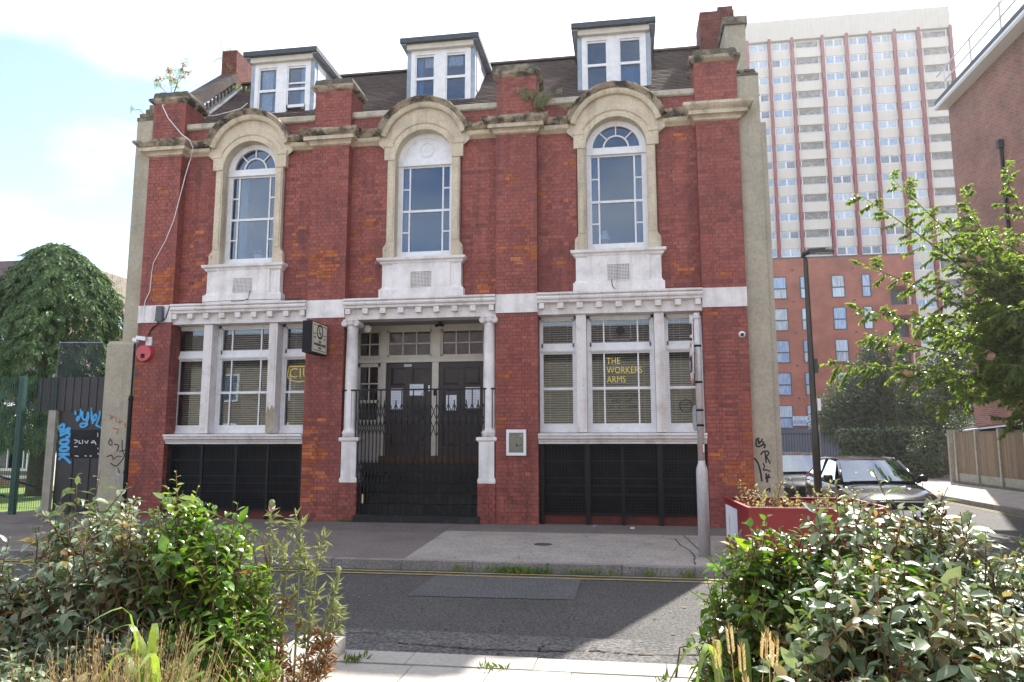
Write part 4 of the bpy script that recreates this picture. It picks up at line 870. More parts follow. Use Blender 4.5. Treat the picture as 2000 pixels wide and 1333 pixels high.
# graffiti on the flank walls
G_RED = [[(-10.759,2.104),(-10.655,2.073),(-10.736,2.027)],[(-10.637,2.057),(-10.551,2.042),(-10.614,1.981),(-10.527,1.95)],[(-10.499,2.026),(-10.508,1.92),(-10.445,1.98)],[(-10.406,1.904),(-10.34,1.919),(-10.384,1.843),(-10.316,1.828)],[(-10.636,1.829),(-10.499,1.798),(-10.559,1.707)]]
G_BLACK = [[(-10.687,1.617),(-10.73,1.526),(-10.675,1.466),(-10.629,1.526),(-10.686,1.602)],[(-10.593,1.496),(-10.474,1.481),(-10.514,1.345)],[(-10.415,1.586),(-10.397,1.345),(-10.32,1.255)],[(-10.464,1.345),(-10.33,1.375)],[(-10.741,1.239),(-10.627,1.285),(-10.584,1.165)],[(-10.647,1.104),(-10.506,1.03),(-10.383,1.165),(-10.315,1.3)],[(-10.472,1.015),(-10.413,0.896)],[(-10.586,1.195),(-10.49,1.255),(-10.389,1.24)]]
G_PALE = [[(-10.487,1.0),(-10.513,0.895),(-10.425,0.836)],[(-10.458,0.836),(-10.407,0.613)],[(-10.496,0.895),(-10.394,0.866)]]
G_TAG = [[(2.378,1.596),(2.324,1.585),(2.308,1.463),(2.371,1.44),(2.46,1.507)],[(2.356,1.574),(2.363,1.485),(2.398,1.551)],[(2.432,1.596),(2.408,1.54),(2.461,1.529),(2.416,1.474),(2.47,1.485)],[(2.471,1.496),(2.456,1.418)],[(2.386,1.297),(2.421,1.352),(2.508,1.374),(2.538,1.319),(2.482,1.275),(2.521,1.198),(2.547,1.143)],[(2.465,1.363),(2.477,1.154)],[(2.419,1.154),(2.452,1.088),(2.406,1.022),(2.482,1.033),(2.544,1.0)],[(2.276,1.241),(2.337,1.153),(2.373,0.999),(2.387,0.824)],[(2.468,0.967),(2.473,0.847),(2.521,0.956)],[(2.443,0.879),(2.54,0.902)],[(2.48,0.89),(2.48,0.803)],[(2.443,0.65),(2.531,0.716),(2.506,0.629)]]
for st, mt, r, Y, pr in ((G_RED,'sprayr',.012,.037,fw2),(G_BLACK,'sprayk',.010,.036,fw2),(G_PALE,'sprayp',.013,.036,fw2),(G_TAG,'sprayk',.016,.088,fw)):
    for s1 in st: put('graffiti', M().ribbon([s1], r*random.uniform(.8,1.15), Y), MT[mt], pr)
# ---------------------------------------------------------------- street furniture
sp_ = thing('sign_pole', 'grey stepped steel pole on the kerb with brackets near its top', 'pole', (1.0, -3.45, .006))
q = M(); q.lathe([(.080,.0),(.079,1.13),(.076,1.17),(.050,1.25),(.049,1.28)], 1.0, -3.45, 22); q.v = [(x, y, z+.006) for x, y, z in q.v]; put('base_tube', q, MT['galv'], sp_, True)
put('shaft', M().lathe([(.047,1.27),(.047,3.34),(.04,3.35)], 1.0, -3.45, 18), MT['galv'], sp_, True)
q = M()
for z in (2.88, 2.37, 1.98, 1.77): q.cyl((1.0,-3.45,z-.015), 'z', .0515, .03, 18)
put('clip_band', q, MT['black'], sp_)
q = M(); q.box(.90,.95,-3.46,-3.44,1.72,2.02); q.cyl((.93,-3.47,2.03), 'y', .02, .03, 10); q.cyl((.93,-3.47,1.71), 'y', .02, .03, 10); put('spare_bracket', q, MT['galv_d'], sp_)
q = M(); q.cyl((1.0,-3.45,3.27), 'z', .06, .03, 16); q.box(.90,.95,-3.475,-3.44,3.2,3.32); q.box(.93,.945,-3.46,-3.44,2.9,3.25); q.cyl((.92,-3.47,3.02), 'y', .025, .03, 10); put('top_bracket', q, MT['galv'], sp_)
put('sticker', M().arc([(.0525,1.36),(.0525,1.47),(.0535,1.47),(.0535,1.36)], 0, 0, 240, 292, 6), MT['wplastic'], sp_) if 0 else None
q = M(); vs = []
for i in range(7):
    a = radians(-75 + i*9); vs += [(1.0 + .0485*cos(a), -3.45 + .0485*sin(a), 1.38), (1.0 + .0485*cos(a), -3.45 + .0485*sin(a), 1.53)]
q.add(vs, [(2*i, 2*i+2, 2*i+3, 2*i+1) for i in range(6)]); put('sticker', q, MT['red'], sp_)
q = M(); vs = []
for i in range(5):
    a = radians(-66 + i*9); vs += [(1.0 + .0495*cos(a), -3.45 + .0495*sin(a), 1.40), (1.0 + .0495*cos(a), -3.45 + .0495*sin(a), 1.51)]
q.add(vs, [(2*i, 2*i+2, 2*i+3, 2*i+1) for i in range(4)]); put('sticker', q, MT['wplastic'], sp_)
rs = thing('speed_sign', 'round white speed limit sign with red rim seen almost edge on', 'road sign', (.915, -3.47, 2.62))
put('plate', M().cyl((.905,-3.47,2.63), 'x', .30, .008, 36), MT['wplastic'], rs); q = M()
ring = []
for i in range(37):
    a = 2*pi*i/36
    for r in (.245, .298): ring.append((.9035, -3.47 + r*cos(a), 2.63 + r*sin(a)))
q.add(ring, [(2*i, 2*i+1, 2*i+3, 2*i+2) for i in range(36)]); put('rim', q, MT['red'], rs)
lettering('20', .34, MT['ink'], rs, (.902, -3.47, 2.51), (pi/2, 0, -pi/2)); put('rail', M().box(.913,.95,-3.50,-3.44,2.5,2.53).box(.913,.95,-3.50,-3.44,2.76,2.79), MT['galv_d'], rs)
lp = thing('street_lamp', 'tall black street lamp on the side street corner', 'street lamp', (3.40, .3, 0))
put('column', M().lathe([(.070,0.0),(.070,1.62),(.066,1.70),(.058,1.75),(.052,2.9),(.040,4.9),(.038,5.0)], 3.40, .3, 18), MT['post_black'], lp, True)
q = M(); q.tube([(3.36,.3,4.98),(3.37,.28,5.06),(3.50,.2,5.10)], [.042,.055,.045], 10); q.obox((3.66,.155,5.06), (.42,.18,.04), Matrix.Rotation(radians(-12), 3, 'Z') @ Matrix.Rotation(radians(4), 3, 'Y')); q.obox((3.58,.17,5.09), (.30,.14,.05), Matrix.Rotation(radians(-12), 3, 'Z'))
put('lantern', q, MT['post_black'], lp); put('lamp_glass', M().obox((3.70,.148,5.030), (.28,.13,.02), Matrix.Rotation(radians(-12), 3, 'Z') @ Matrix.Rotation(radians(4), 3, 'Y')), MT['galv_d'], lp)
q = M()
for z in (3.02, 2.82): q.cyl((3.40,.3,z), 'z', .060, .02, 16)
q.box(3.45,3.51,.27,.31,2.79,3.06); put('sign_bracket', q, MT['post_black'], lp)
put('plate_edge', M().box(3.455,3.51,.22,.23,2.10,2.32), MT['wplastic'], lp)
pl = thing('planter', 'large red steel planter box with chamfered corner on the pavement', 'planter', (2.2, -3.4, .006))
OUT = [(1.45,-4.22),(3.05,-4.22),(3.28,-3.9),(3.28,-2.5),(1.40,-2.5),(1.36,-2.62)]
OUT = [(1.47,-4.28),(3.0,-4.28),(3.2,-4.0),(3.2,-2.50),(1.40,-2.50)]
n = len(OUT); cx_, cy_ = 2.3, -3.4; IN = [(cx_+(x-cx_)*.955, cy_+(y-cy_)*.955) for x, y in OUT]
q = M(); q.add([(x,y,.01) for x,y in OUT]+[(x,y,.715) for x,y in OUT], [(i,(i+1)%n,n+(i+1)%n,n+i) for i in range(n)])
q.add([(x,y,.40) for x,y in IN]+[(x,y,.715) for x,y in IN], [(i,n+i,n+(i+1)%n,(i+1)%n) for i in range(n)]); put('side_panel', q, MT['planter'], pl)
q = M(); O2 = [(cx_+(x-cx_)*1.012, cy_+(y-cy_)*1.012) for x, y in OUT]
q.add([(x,y,.70) for x,y in O2]+[(x,y,.735) for x,y in O2]+[(x,y,.735) for x,y in IN]+[(x,y,.70) for x,y in IN], [(k*n+i,k*n+(i+1)%n,((k+1)%4)*n+(i+1)%n,((k+1)%4)*n+i) for k in range(4) for i in range(n)]); put('rim', q, MT['planter'], pl)
put('soil', M().prism('z', IN, .5, .62), MT['soil'], pl)
def onleft(t, z, off): a, b = Vector((OUT[0][0], OUT[0][1], 0)), Vector((OUT[4][0], OUT[4][1], 0)); p = a.lerp(b, t); return (p.x - off, p.y, z)
q = M(); q.add([onleft(.42,.17,.006), onleft(.93,.19,.006), onleft(.93,.64,.006), onleft(.42,.64,.006)], [(0,1,2,3)]); put('notice_sheet', q, MT['paper'], pl)
q = M(); q.add([onleft(.55,.20,.009), onleft(.85,.20,.009), onleft(.85,.225,.009), onleft(.55,.225,.009)], [(0,1,2,3)]); q.add([onleft(.74,.28,.009), onleft(.755,.28,.009), onleft(.77,.50,.009), onleft(.76,.50,.009)], [(0,1,2,3)]); put('print', q, MT['ink'], pl)
q = M(); q.tube([onleft(.22,.42,.02), onleft(.22,.36,.05), onleft(.22,.30,.02)], .015, 6); put('lifting_eye', q, MT['galv_d'], pl)

# left end: green mesh fence, brown hoarding gate, concrete post, dark screen
gf = thing('mesh_fence', 'dark green welded mesh fence left of the brown gate', 'fence', (-13.12, .3, 0))
put('post', M().box(-13.18,-13.05,.27,.36,0,2.98), MT['green'], gf); put('post', M().box(-15.7,-15.58,.27,.36,0,2.98), MT['green'], gf)
wm = M(); x = -17.5
while x < -12.15: wm.box(x-.003,x+.003,.247,.253,.1,2.95); x += .055
z = .15
while z < 2.95: wm.box(-17.5,-12.15,.253,.259,z-.003,z+.003); z += .21
put('wire_mesh', wm, MT['green'], gf, kind='stuff')
put('handrail', M().tube([(-15.0,.5,1.05),(-13.9,.6,.82),(-12.5,.75,.44)], .025, 7), MT['black'], gf); put('handrail', M().tube([(-15.0,.5,.66),(-13.6,.62,.36)], .022, 7), MT['black'], gf)
hg = thing('gate', 'dark brown sheet steel gate covered in blue graffiti', 'gate', (-11.5, .3, 0))
d = M().box(-12.13,-10.94,.285,.33,.02,2.22); put('gate_leaf', d, MT['hoard'], hg)
for x in (-11.72, -11.32): put('panel_seam', M().box(x-.012,x+.012,.279,.285,.05,1.25), MT['black'], hg)
put('hatch', M().box(-11.80,-11.10,.277,.285,1.20,1.80), MT['black'], hg)
q = M()
k = 0; x = -12.68
while x < -10.95: q.box(x, x+.092, .26+(k%2)*.012, .30, 2.2, 2.93); x += .095; k += 1
put('header_sheet', q, MT['hoard'], hg)
G_BLUE = [[(-11.73,2.121),(-11.747,2.186),(-11.704,2.239),(-11.632,2.238),(-11.603,2.174),(-11.628,2.057),(-11.682,1.982),(-11.703,2.036),(-11.656,2.099)],[(-11.568,2.195),(-11.569,2.056),(-11.503,1.992),(-11.449,2.056),(-11.436,2.184)],[(-11.435,2.173),(-11.412,2.034),(-11.474,1.928),(-11.57,1.939),(-11.615,1.896),(-11.563,1.854),(-11.47,1.875),(-11.416,1.938)],[(-11.358,2.279),(-11.345,2.034),(-11.299,1.969),(-11.233,2.033),(-11.228,2.107),(-11.265,2.129),(-11.307,2.065),(-11.308,1.927)],[(-11.153,2.214),(-11.156,2.096),(-11.203,1.948),(-11.234,1.895),(-11.112,1.852),(-10.985,1.799)],[(-11.047,2.074),(-11.013,1.936),(-10.987,1.82)]]
G_BLUE2 = [[(-12.001,1.93),(-12.092,1.877),(-12.086,1.802),(-11.99,1.813),(-11.987,1.909),(-12.001,1.93)],[(-12.08,1.738),(-11.849,1.844),(-11.833,1.791),(-11.936,1.738)],[(-12.074,1.674),(-11.854,1.759),(-11.832,1.652),(-11.926,1.631)],[(-12.041,1.567),(-12.06,1.514),(-11.961,1.482),(-11.844,1.514),(-11.85,1.578),(-11.947,1.599),(-12.041,1.567)],[(-12.039,1.419),(-12.046,1.366),(-11.949,1.345),(-11.832,1.376),(-11.837,1.429),(-11.934,1.451),(-12.039,1.419)],[(-12.063,1.281),(-11.8,1.281)],[(-11.943,1.281),(-12.052,1.165)],[(-11.989,1.26),(-11.875,1.186),(-11.754,1.092)]]
G_WHITE = [[(-11.719,1.588),(-11.61,1.567),(-11.701,1.514)],[(-11.587,1.578),(-11.606,1.514),(-11.546,1.514)],[(-11.517,1.588),(-11.514,1.503)],[(-11.467,1.567),(-11.415,1.503),(-11.385,1.577)],[(-11.309,1.514),(-11.256,1.588),(-11.188,1.482)],[(-11.298,1.524),(-11.2,1.535)],[(-11.707,1.444),(-11.623,1.444)],[(-11.678,1.25),(-11.582,1.24)],[(-11.441,1.25),(-11.393,1.246)],[(-11.322,1.246),(-11.275,1.247)],[(-11.127,1.314),(-11.124,1.272)],[(-11.148,1.419),(-11.133,1.388)],[(-11.174,1.736),(-11.162,1.651)]]
put('graffiti', M().ribbon(G_BLUE, .024, .268), MT['spray'], hg); put('graffiti', M().ribbon(G_BLUE2, .032, .268), MT['spray'], hg); put('graffiti', M().ribbon(G_WHITE, .011, .268), MT['sprayw'], hg)
put('gate_frame', M().box(-10.98,-10.94,.24,.285,.0,2.3), MT['hoard'], hg)
cpst = thing('concrete_post', 'weathered concrete fence post beside the brown gate', 'post', (-12.25, .25, 0)); put('post_shaft', M().sweepx([(0,0)]*3, 0, 0) if 0 else M().box(-12.33,-12.15,.20,.28,0,2.22), MT['concrete_post'], cpst)
q = M()
for z in (.75, 1.55): q.box(-12.34,-12.14,.195,.20,z,z+.02)
put('strap', q, MT['galv_d'], cpst)
sc_ = thing('mesh_screen', 'dark see-through mesh screen standing above the brown gate', 'screen', (-12.0, .4, 2.9))
q = M(); x = -12.36
while x < -11.30: q.box(x-.004,x+.004,.38,.386,2.9,3.72); x += .034
z = 2.95
while z < 3.72: q.box(-12.36,-11.30,.386,.392,z-.0025,z+.0025); z += .045
put('mesh', q, mat('dark_plastic_mesh', (.05,.07,.075), .6, .3, fine=.1), sc_, kind='stuff'); put('edge_rail', M().tube([(-12.37,.39,2.9),(-12.36,.39,3.72),(-11.30,.39,3.70)], .012, 6), MT['lead'], sc_); put('end_cap', M().cyl((-12.42,.36,2.98), 'y', .04, .06, 10), MT['concrete_post'], sc_)

# single storey building and brown block beyond the fence
hut = thing('classroom_hut', 'low white roofed building with a wide window behind the green fence', 'building', (-24, 9.5, -.1))
put('wall', M().box(-30,-20.3,9.6,15,-.1,1.9), MT['white'], hut)
put('roof', M().prism('x', [(9.2,1.86),(9.2,1.95),(13,3.1),(15,2.6),(15,1.9)], -30.2, -20.0), MT['white'], hut)
sgx = M()
for k in range(22): z = 1.95 + k*.055; y = 9.2 + k*.18; sgx.box(-30.2, -20.0, y-.02, y+.0, z+.0, z+.03)
put('roof_lap', sgx, MT['white'], hut)
rb = brickmat('brown_plinth_brick', (.30,.16,.09), (.22,.11,.07), (.40,.36,.30)); put('brick_plinth', M().box(-30,-20.3,9.50,9.6,-.1,.52), rb, hut)
put('plinth_band', M().box(-30,-20.3,9.44,9.50,.24,.34).box(-30,-20.3,9.42,9.5,.50,.60), MT['white'], hut)
for x in (-24.2, -22.6, -21.95):
    wn = put('window', M().box(x,x+.06,9.52,9.6,.6,1.75).box(x+1.44-(.8 if x>-22.5 else 0),x+1.5-(.8 if x>-22.5 else 0),9.52,9.6,.6,1.75).box(x,x+1.5-(.8 if x>-22.5 else 0),9.52,9.6,1.35,1.42), MT['sash'], hut)
    put('pane', M().box(x+.06,x+1.44-(.8 if x>-22.5 else 0),9.56,9.565,.6,1.75), MT['glass'], wn); put('blind', M().box(x+.06,x+1.44-(.8 if x>-22.5 else 0),9.585,9.59,.6,1.36), mat('lime_window_blind', (.42,.48,.14), .8, .2, (.32,.40,.10), 3, fine=.1, stretch=(6,6,.4)) if 'lime_window_blind' not in bpy.data.materials else bpy.data.materials['lime_window_blind'], wn)
bb = thing('clad_block', 'purple brown and pale timber clad block beyond the conifer', 'building', (-55, 50, 0))
put('front_wall', M().box(-70,-51,45,45.3,0,18.2), mat('purple_brown_cladding', (.13,.085,.115), .7, .3, (.17,.11,.14), 2, fine=.15), bb)
put('side_wall', M().box(-51,-50.7,45.0,76,0,15.2), mat('pink_brick_side', (.42,.28,.22), .8, .2, (.36,.25,.2), 1, fine=.1), bb)
tb = M(); y = 45.1
k = 0
while y < 76: tb.box(-51.02,-50.62+random.uniform(0,.04),y,y+.20,15.2,18.1); y += .24
put('timber_screen', tb, mat('pale_timber_slat', (.42,.36,.29), .8, .2, (.30,.25,.20), 2, fine=.15), bb); put('inner_wall', M().box(-51.3,-51.05,45.3,76,15,18), MT['interior'], bb)
put('block_body', M().box(-70,-51.4,45.4,76,0,17.9), MT['felt'], bb)
for y in (50.5, 56.5):
    for z in (12.4, 9.0):
        wn = put('window', M().box(-50.72,-50.55,y,y+2.6,z,z+2.1), MT['felt'], bb); put('pane', M().box(-50.56,-50.5,y+.2,y+2.4,z+.2,z+1.9), mat('pale_reflecting_pane', (.55,.66,.75), .15, .7, fine=.05) if 'pale_reflecting_pane' not in bpy.data.materials else bpy.data.materials['pale_reflecting_pane'], wn)
for x in (-58.2, -62.5):
    for z in (12.8, 9.0):
        wn = put('window', M().box(x,x+2.0,44.9,45.05,z,z+2.9), MT['felt'], bb); put('pane', M().box(x+.15,x+1.85,44.85,44.9,z+.15,z+2.75), bpy.data.materials['pale_reflecting_pane'], wn)

# ---------------------------------------------------------------- right side: fence, brick block of flats, shed roof
ff = thing('timber_fence', 'brown vertical board fence with concrete posts and gravel boards', 'fence', (13.2, 15, -.17))
PY = [19.15, 18.55, 16.75, 14.95, 13.15, 11.35, 9.55, 7.75]
for y in PY: put('post', M().prism('z', [(13.10,y-.06),(13.28,y-.06),(13.28,y+.06),(13.10,y+.06)], -.2, 1.97), MT['concrete_post'], ff)
for a, b in zip(PY[1:-1], PY[2:]):
    put('gravel_board', M().box(13.17,13.22,b+.065,a-.065,-.12,.22), MT['concrete_post'], ff); put('base_ledge', M().box(12.98,13.4,b+.01,a-.01,-.3,-.09), mat('mossy_base_ledge', (.12,.12,.07), .95, .1, (.20,.18,.13), 4, fine=.2) if 'mossy_base_ledge' not in bpy.data.materials else bpy.data.materials['mossy_base_ledge'], ff)
    n = 15; wd = (a-b-.14)/n; pmsh = None
    for k in range(n):
        y0 = b+.07+k*wd; put('board', M().prism('z', [(13.19,y0),(13.165,y0+.01),(13.155,y0+wd+.008),(13.18,y0+wd+.012)], .225, 1.84 + random.uniform(-.006,.006)), MT['board'], ff)
    put('capping_rail', M().box(13.14,13.21,b+.065,a-.065,1.845,1.875), MT['board'], ff)
sh = thing('shed', 'white corrugated lean-to roof rising behind the timber fence', 'shed', (13.7, 12, 0))
put('roof', M().add([(13.30,18.2,1.95),(13.30,9,2.30),(16.5,9,3.0),(16.5,18.2,2.65),(13.30,18.2,1.90),(13.30,9,2.25),(16.5,9,2.95),(16.5,18.2,2.60)], [(0,1,2,3),(4,7,6,5),(0,4,5,1),(1,5,6,2),(2,6,7,3),(3,7,4,0)]), MT['wplastic'], sh)
put('roof_edge', M().tube([(13.28,18.25,1.99),(13.28,9,2.33)], .03, 6), MT['bark'], sh); put('side_wall', M().box(13.6,13.65,9,18.2,0,1.95), MT['interior'], sh)
MT['flats_brick'] = brickmat('mottled_red_flats_brick', (.30,.115,.085), (.19,.065,.055), (.30,.24,.20), 'yz')
fb2 = thing('brick_flats', 'mottled red brick flats with overhanging white eave and roof rail', 'building', (18, 6, 0))
put('wall', M().box(14,28,-9,18.7,-.3,15.72), MT['flats_brick'], fb2)
put('eave_soffit', M().box(13.50,28.8,-9.8,18.8,15.72,15.78), mat('white_eave_board', (.72,.72,.74), .6, .3, fine=.04), fb2); put('fascia', M().box(13.47,28.9,-9.9,18.85,15.78,15.90), bpy.data.materials['white_eave_board'], fb2); put('roof_edge', M().box(13.50,28.8,-9.8,18.8,15.90,16.12), MT['felt'], fb2)
rl = M()
for y in np.arange(-8, 19, 2.35): rl.tube([(13.60,y,16.1),(13.60,y,17.25)], .04, 6)
for z in (16.65, 17.18): rl.tube([(13.60,-9,z),(13.60,18.6,z)], .036, 6)
put('roof_rail', rl, MT['galv'], fb2)
put('downpipe', M().tube([(13.93,14.6,0),(13.93,14.6,12.4)], .06, 8).box(13.82,13.99,14.5,14.7,12.3,12.6), MT['black'], fb2)

# red brick five storey block with the tower behind it
MT['block_brick'] = brickmat('new_red_brick', (.34,.094,.060), (.27,.072,.05), (.37,.19,.14), 'xz', bw=.23, bh=.078)
MT['frame_d'] = mat('slate_blue_window_frame', (.045,.06,.085), .5, .4, fine=.05)
PV = [mat('curtain_sky_pane_%s' % nm, c, .12, .8, c2, 2.2, (.45,.6), fine=.08, stretch=(3,3,.5)) for nm, c, c2 in (('blue', (.17,.30,.50), (.30,.42,.58)), ('pale', (.45,.55,.66), (.28,.40,.54)), ('grey', (.24,.31,.38), (.40,.46,.52)), ('dark', (.06,.10,.15), (.14,.21,.30)))]  # curtains and blue sky reflection both put into the pane colours
rbk = thing('apartment_block', 'five storey red brick apartment block with dark framed windows', 'building', (17, 52, -.3))
put('wall', M().box(6,22.45,52,66,2.55,17.3), MT['block_brick'], rbk); put('plinth', M().box(6,22.4,52.05,66,-.4,2.55), mat('slate_blue_plinth', (.09,.105,.14), .7, .3, (.11,.12,.15), 1, fine=.1), rbk)
put('parapet_cap', M().box(5.9,24.6,51.95,66,17.30,17.42), MT['felt'], rbk); put('top_storey', M().box(22.45,24.5,52,66,14.6,17.3), MT['block_brick'], rbk)
for z in (13.7, 8.9): pass
for z in (13.95, 11.15, 8.35): put('balcony_slab', M().box(22.46,24.6,52,53.6,z-1.9,z-1.0), MT['block_brick'], rbk)
put('balcony_back', M().box(22.46,24.5,54,66,2,14.6), MT['interior'], rbk); put('balcony_side', M().box(24.3,24.5,53.6,66,2,14.6), MT['block_brick'], rbk)
for z in (3.35, 6.3, 9.1, 11.9): put('soldier_band', M().box(6.02,22.44,51.985,52,z-.11,z+.11), MT['block_brick'], rbk)
WM = {}
def blockwin(x0, x1, z0, z1):
    y = 51.93; e = .07; zm = z0 + (z1-z0)*.46
    wd = put('window', M().box(x0,x0+e,y,52.01,z0,z1).box(x1-e,x1,y,52.01,z0,z1).box(x0+e,x1-e,y,52.01,z0,z0+e).box(x0+e,x1-e,y,52.01,z1-e,z1).box(x0+e,x1-e,y,52.01,zm-.05,zm+.05), MT['frame_d'], rbk)
    for a, b in ((z0+e, zm-.05), (zm+.05, z1-e)): put('pane', M().box(x0+e, x1-e, 51.97, 51.995, a, b), random.choice(PV[:3]), wd)
for r in range(5):
    zt = 15.70 - r*2.80
    for x0, x1 in ((12.55,14.0), (15.12,15.86), (17.72,18.80), (20.18,20.92)):
        blockwin(x0, x1, zt-1.98, zt)
dk = M()
for r in range(5): 
    for x in (14.45, 19.4): dk.box(x, x+.22, 51.985, 52, 16.25-r*2.8-.05, 16.25-r*2.8+.10)
put('air_brick', dk, MT['felt'], rbk)
twr = thing('tower_block', 'tall cream panelled tower block with dark red vertical fins', 'tower block', (33, 100, 0))
MT['panel'] = mat('cream_tower_panel', (.62,.585,.53), .8, .2, (.57,.54,.49), .6, fine=.03, stretch=(6,6,.3)); MT['fin'] = mat('dark_red_fin', (.24,.035,.05), .7, .3, fine=.08)
put('frame', M().box(15.4,50.2,100.6,118,-1,64.2), MT['panel'], twr)
FX = [16.7, 20.1, 23.44, 26.85, 31.4, 35.0, 38.45, 42.0, 45.45, 50.0]
cr = M(); x = 15.4
while x < 50.0: cr.box(x, x+.16, 99.9, 100.7, 64.0, 67.5); x += .30
cr.box(15.4,50.1,100.0,118,64.0,67.45); put('roof_band', cr, MT['panel'], twr)
for x in FX: put('fin', M().box(x-.19, x+.19, 99.75, 100.7, -1, 64.3), MT['fin'], twr)
zw0, FH = 63.75, 2.785
wf = M(); wf.box(-1.36,1.36,-.08,.05,-.06,.03); wf.box(-1.36,1.36,-.08,.05,1.07,1.15)
for a, b in ((-1.42,-1.28), (-.11,.11), (1.28,1.42)): wf.box(a, b, -.1, .05, -.06, 1.15)
wfm = mesh_of('window', wf, MT['sash']); pnm = [mesh_of('pane', M().box(-.585,.585,-.02,.0,.03,1.07), p) for p in PV]
spm = {}
for k in range(23):
    zb = zw0 - 1.12 - k*FH
    for i, (a, b) in enumerate(zip(FX[:-1], FX[1:])):
        c = (a+b)/2
        if i in (3, 8):
            key = ('b', i)
            if key not in spm: spm[key] = mesh_of('balcony', M().box(-(b-a)/2+.29, (b-a)/2-.29, -.15, .05, -1.58, -.06).box(-(b-a)/2+.29, (b-a)/2-.29, -.2, .1, -.06, .0), MT['panel']); spm[('r', i)] = mesh_of('balcony_recess', M().box(-(b-a)/2+.29, (b-a)/2-.29, .3, .35, .0, 1.1), mat('shaded_balcony_back', (.16,.16,.16), .7, .3, (.40,.38,.34), 1.5, fine=.15) if 'shaded_balcony_back' not in bpy.data.materials else bpy.data.materials['shaded_balcony_back'])  # recess shade put into the dark colour of the shallow back panel
            ob = place('balcony', spm[key], twr, (c, 100.35, zb)); place('balcony_recess', spm[('r', i)], ob, (c, 100.25, zb))
            if 'w' not in spm: spm['w'] = mesh_of('balcony_window', M().box(-.28,.28,.2,.24,.05,.42), PV[3])
            for xo in (-.9, .3, 1.2): place('balcony_window', spm['w'], ob, (c+xo, 100.25, zb))
            for xo in (-(b-a)/2+.55, (b-a)/2-.55):
                if ('m', 0) not in spm: spm[('m', 0)] = mesh_of('balcony_post', M().box(-.06,.06,-.1,.0,0,1.15), MT['sash'])
                place('balcony_post', spm[('m', 0)], ob, (c+xo, 100.35, zb))
        else:
            if 's' not in spm: spm['s'] = mesh_of('spandrel_panel', M().box(-1.5,1.5,-.1,.2,-1.60,-.07), MT['panel'])
            place('spandrel_panel', spm['s'], twr, (c, 100.5, zb), ((b-a-.38)/3.0, 1, 1))
            wd = place('window', wfm, twr, (c, 100.55, zb))
            pa, pb = random.choices(pnm, (3,3,3,2), k=2)
            if random.random() < .6: pb = pa
            place('pane', pa, wd, (c-.69, 100.5, zb)); place('pane', pb, wd, (c+.69, 100.5, zb))

# the terrace across the street behind the viewer (seen only as reflections in the pub windows)
te = thing('brick_terrace', 'sunlit yellow brick terrace with white windows across the street, reflected in the pub windows', 'building', (-6, -27, 0))
put('wall', M().box(-30,16,-34,-27,-.5,6.4), brickmat('yellow_stock_brick', (.27,.215,.155), (.18,.145,.105), (.32,.29,.24)), te); put('roof', M().prism('x', [(-26.6,6.4),(-30.5,8.6),(-34.3,6.4)], -30.2, 16.2), MT['tile'], te)
for x in [v for v in np.arange(-28, 15, 3.4) if not -9 < v < 9]:
    for z in (.9, 3.9):
        wd = put('window', M().box(x,x+1.2,-27,-26.93,z,z+1.7), MT['sash'], te); put('pane', M().box(x+.12,x+1.08,-26.93,-26.92,z+.12,z+1.58), PV[3], wd)
